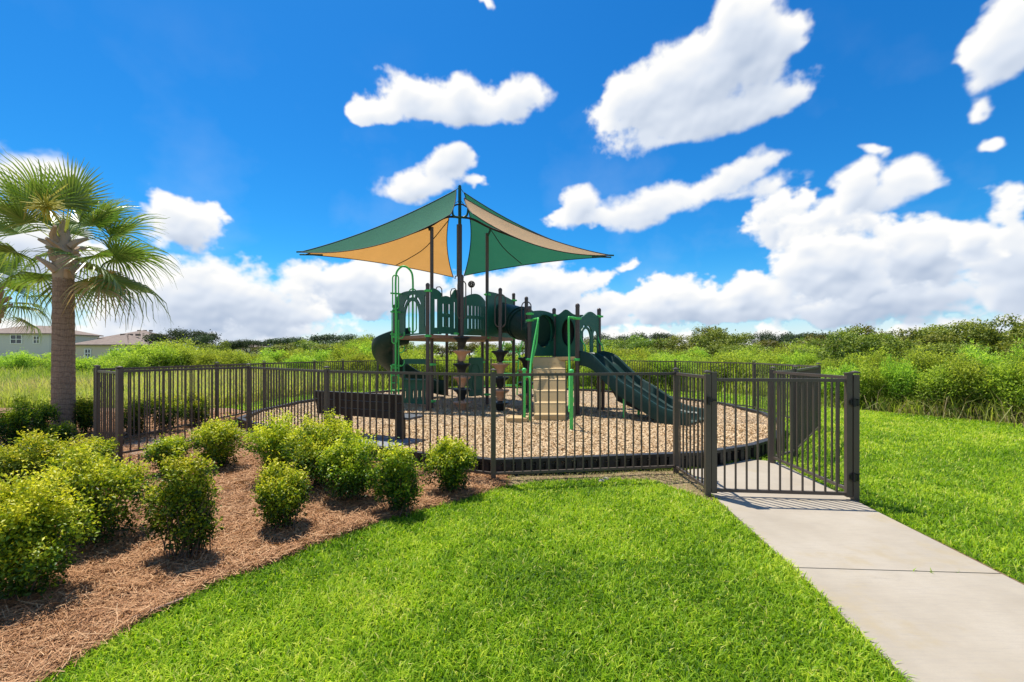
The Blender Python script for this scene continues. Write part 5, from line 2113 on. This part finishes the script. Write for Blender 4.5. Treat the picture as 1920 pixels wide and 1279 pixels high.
# pine needles on the bed
P_ = np.concatenate([scatter(-7, 2.4, 1.6, 4.2, 5200, BED), scatter(-9, 2.4, 4.2, 7, 2300, BED), scatter(-13, -3, 7, 12, 500, BED)])
n = len(P_)
z0 = bed_z(P_[:, 0], P_[:, 1])
a = rng.random(n) * 6.28
ln = .07 + .15 * rng.random(n)
w = (.0007 + .00036 * P_[:, 1])
el = rng.normal(size=n) * .22 + .05
d = np.stack([np.cos(a) * np.cos(el), np.sin(a) * np.cos(el), np.sin(el)], 1)
s = np.stack([-np.sin(a), np.cos(a), rng.normal(size=n) * .4], 1)
c = np.concatenate([P_, (z0 + .004 + .016 * rng.random(n))[:, None]], 1)
bend = np.stack([-np.sin(a), np.cos(a), np.full(n, .5)], 1) * (rng.normal(size=n) * .12 * ln)[:, None]
p0, p1, p2 = c - d * ln[:, None] * .5, c + bend, c + d * ln[:, None] * .5
v = np.stack([p0 - s * w[:, None], p0 + s * w[:, None], p1 - s * w[:, None], p1 + s * w[:, None], p2 - s * w[:, None], p2 + s * w[:, None]], 1).reshape(-1, 3)
i = np.arange(n)[:, None] * 6
t = np.stack([i + [0, 1, 3], i + [0, 3, 2], i + [2, 3, 5], i + [2, 5, 4]], 1).reshape(-1, 3)
tn = np.clip(.5 + rng.normal(size=n) * .22 - .1 * (vnoise(P_[:, 0] * 2, P_[:, 1] * 2, 33) - .3), 0, 1)
tag(link('pine_straw', tri_mesh('pine_straw', v, t, M['straw'], np.repeat(tn, 4))), 'loose brown pine needles covering the planting bed', 'pine straw', kind='stuff')
print('straw', n)

# wood chips
P_ = np.concatenate([scatter(-6, 5, 5.7, 9.0, 2200, RING), scatter(-6.5, 6, 9.0, 12.5, 700, RING), scatter(-6.5, 6, 12.5, 19, 150, RING)])
n = len(P_)
a = rng.random(n) * 6.28
ln = (.006 + .011 * rng.random(n)) * (1 + .04 * P_[:, 1])
w = ln * (.25 + .35 * rng.random(n))
zc = .14 + .05 * (vnoise(P_[:, 0] * .8, P_[:, 1] * .8, 9) * .65 + vnoise(P_[:, 0] * .8 * 2.7, P_[:, 1] * .8 * 2.7, 10) * .35) + .006
c = np.concatenate([P_, zc[:, None]], 1)
d = np.stack([np.cos(a), np.sin(a), rng.normal(size=n) * .35], 1) * ln[:, None]
s = np.stack([-np.sin(a), np.cos(a), rng.normal(size=n) * .45], 1) * w[:, None]
v = np.stack([c - d - s, c + d - s, c + d + s, c - d + s], 1).reshape(-1, 3)
i = np.arange(n)[:, None] * 4
t = np.stack([i + [0, 1, 2], i + [0, 2, 3]], 1).reshape(-1, 3)
tn = np.clip(.58 + rng.normal(size=n) * .20, 0, 1)
tag(link('wood_chips', tri_mesh('wood_chips', v, t, M['chip'], np.repeat(tn, 2))), 'loose tan wood chips inside the border', 'wood chips', kind='stuff')
print('chips', n)

# tall weeds of the field
FIELD = [(-60, 12.5), (-8.6, 13.3), (-8.4, 16), (-7.1, 19.2), (-4, 21.9), (1, 22.6), (5.6, 21.3), (8.5, 18.8), (9.6, 15.6), (9.3, 13.5), (10.2, 12.2), (11.8, 9.2), (13.3, 7.8), (60, 7.2), (120, 90), (-120, 90)]
P_ = []
for (x0, x1, y0, y1, de) in ((-34, -6, 12, 20, 260), (-60, 0, 20, 34, 60), (-90, 10, 34, 85, 6.5), (-6, 14, 18, 30, 70), (8, 30, 7, 18, 150), (5, 50, 18, 50, 22)):
    P_.append(scatter(x0, x1, y0, y1, de, FIELD))
P_ = np.concatenate(P_)
n = len(P_)
pn = vnoise(P_[:, 0] * .35, P_[:, 1] * .35, 41)
pn2 = vnoise(P_[:, 0] * .13, P_[:, 1] * .13, 42)
hgt = (.35 + .45 * rng.random(n) + .45 * pn) * np.where(P_[:, 0] < 0, .95, .8) * np.clip(.75 + (P_[:, 1] - 12) * .02, .7, 1.25)
tall = (P_[:, 0] > 7.5) & (P_[:, 0] + .667 * P_[:, 1] > 19.6) & (P_[:, 1] < 34) & (rng.random(n) < .30)          # single tall stalks in the thicket
hgt = np.where(tall, hgt * 1.5 + .55 * rng.random(n), hgt)
wd = .006 + .0012 * P_[:, 1]
pos = np.concatenate([P_, np.full((n, 1), -.04)], 1)
v, t = blades(pos, hgt, wd * (.6 + .8 * rng.random(n)), .1 + .95 * rng.random(n), rng.random(n) * 6.28)
tn = np.clip(.40 + .35 * (pn - .5) + rng.normal(size=n) * .15 + np.where(pn2 > .62, .30, 0), 0, 1)
tag(link('tall_weeds', tri_mesh('tall_weeds', v, t, M['weed'], np.repeat(tn, 3))), 'tall yellow-green weeds filling the field behind the fence', 'weeds', kind='stuff')
print('weeds', n)

# dry stems lying at the foot of the thicket
n = 750
k = rng.random(n) ** .6
xs = 9.3 + k * 4.0 + rng.normal(size=n) * .35
ys = 13.1 - k * 5.6 + rng.normal(size=n) * .45
a = rng.random(n) * 6.28
hgt = .25 + .8 * rng.random(n) ** 2
v, t = blades(np.stack([xs, ys, np.zeros(n)], 1), hgt, np.full(n, .013), .5 + .95 * rng.random(n), a)
tag(link('dry_grass', tri_mesh('dry_grass', v, t, M['dry'], np.repeat(rng.random(n), 3))), 'tangled dry stems along the foot of the thicket', 'dry grass', kind='stuff')

# dead blades and thin grass on the bare strip
P_ = scatter(-.1, 2.4, 4.7, 6.2, 1500, THATCH)
n = len(P_)
v, t = blades(np.concatenate([P_, np.full((n, 1), .012)], 1), .03 + .04 * rng.random(n), np.full(n, .006), .8 + .75 * rng.random(n), rng.random(n) * 6.28)
tag(link('thatch', tri_mesh('thatch', v, t, M['dry'], np.repeat(rng.random(n), 3))), 'thin dead grass on the bare strip before the fence', 'dry grass', kind='stuff')

# pieces of brown bed edging and fallen sticks
for pts, lab in (([(245, 1172), (300, 1150), (343, 1133)], 'longer piece of brown edging strip showing at the lawn edge'), ([(632, 1000), (664, 985)], 'short dark piece of edging stick in the straw near the lawn')):
    q = [Vector((*G(x, y), .035)) for x, y in pts]
    mb = MB()
    mb.tube(q, .011, 6)
    tag(mb.build('edging_strip', M['deck']), lab, 'edging')
for px, py, lab in ((1136, 902, 'small pale stone lying before the front fence'), (1128, 906, 'flat pale stone beside the small stone before the fence')):
    x, y = G(px, py)
    mb = MB()
    mb.lathe([(.01, 0), (.035, .004), (.04, .015), (.025, .032), (.006, .038)], (x, y, .012), 7)
    tag(mb.build('stone', M['concrete']), lab, 'stone')
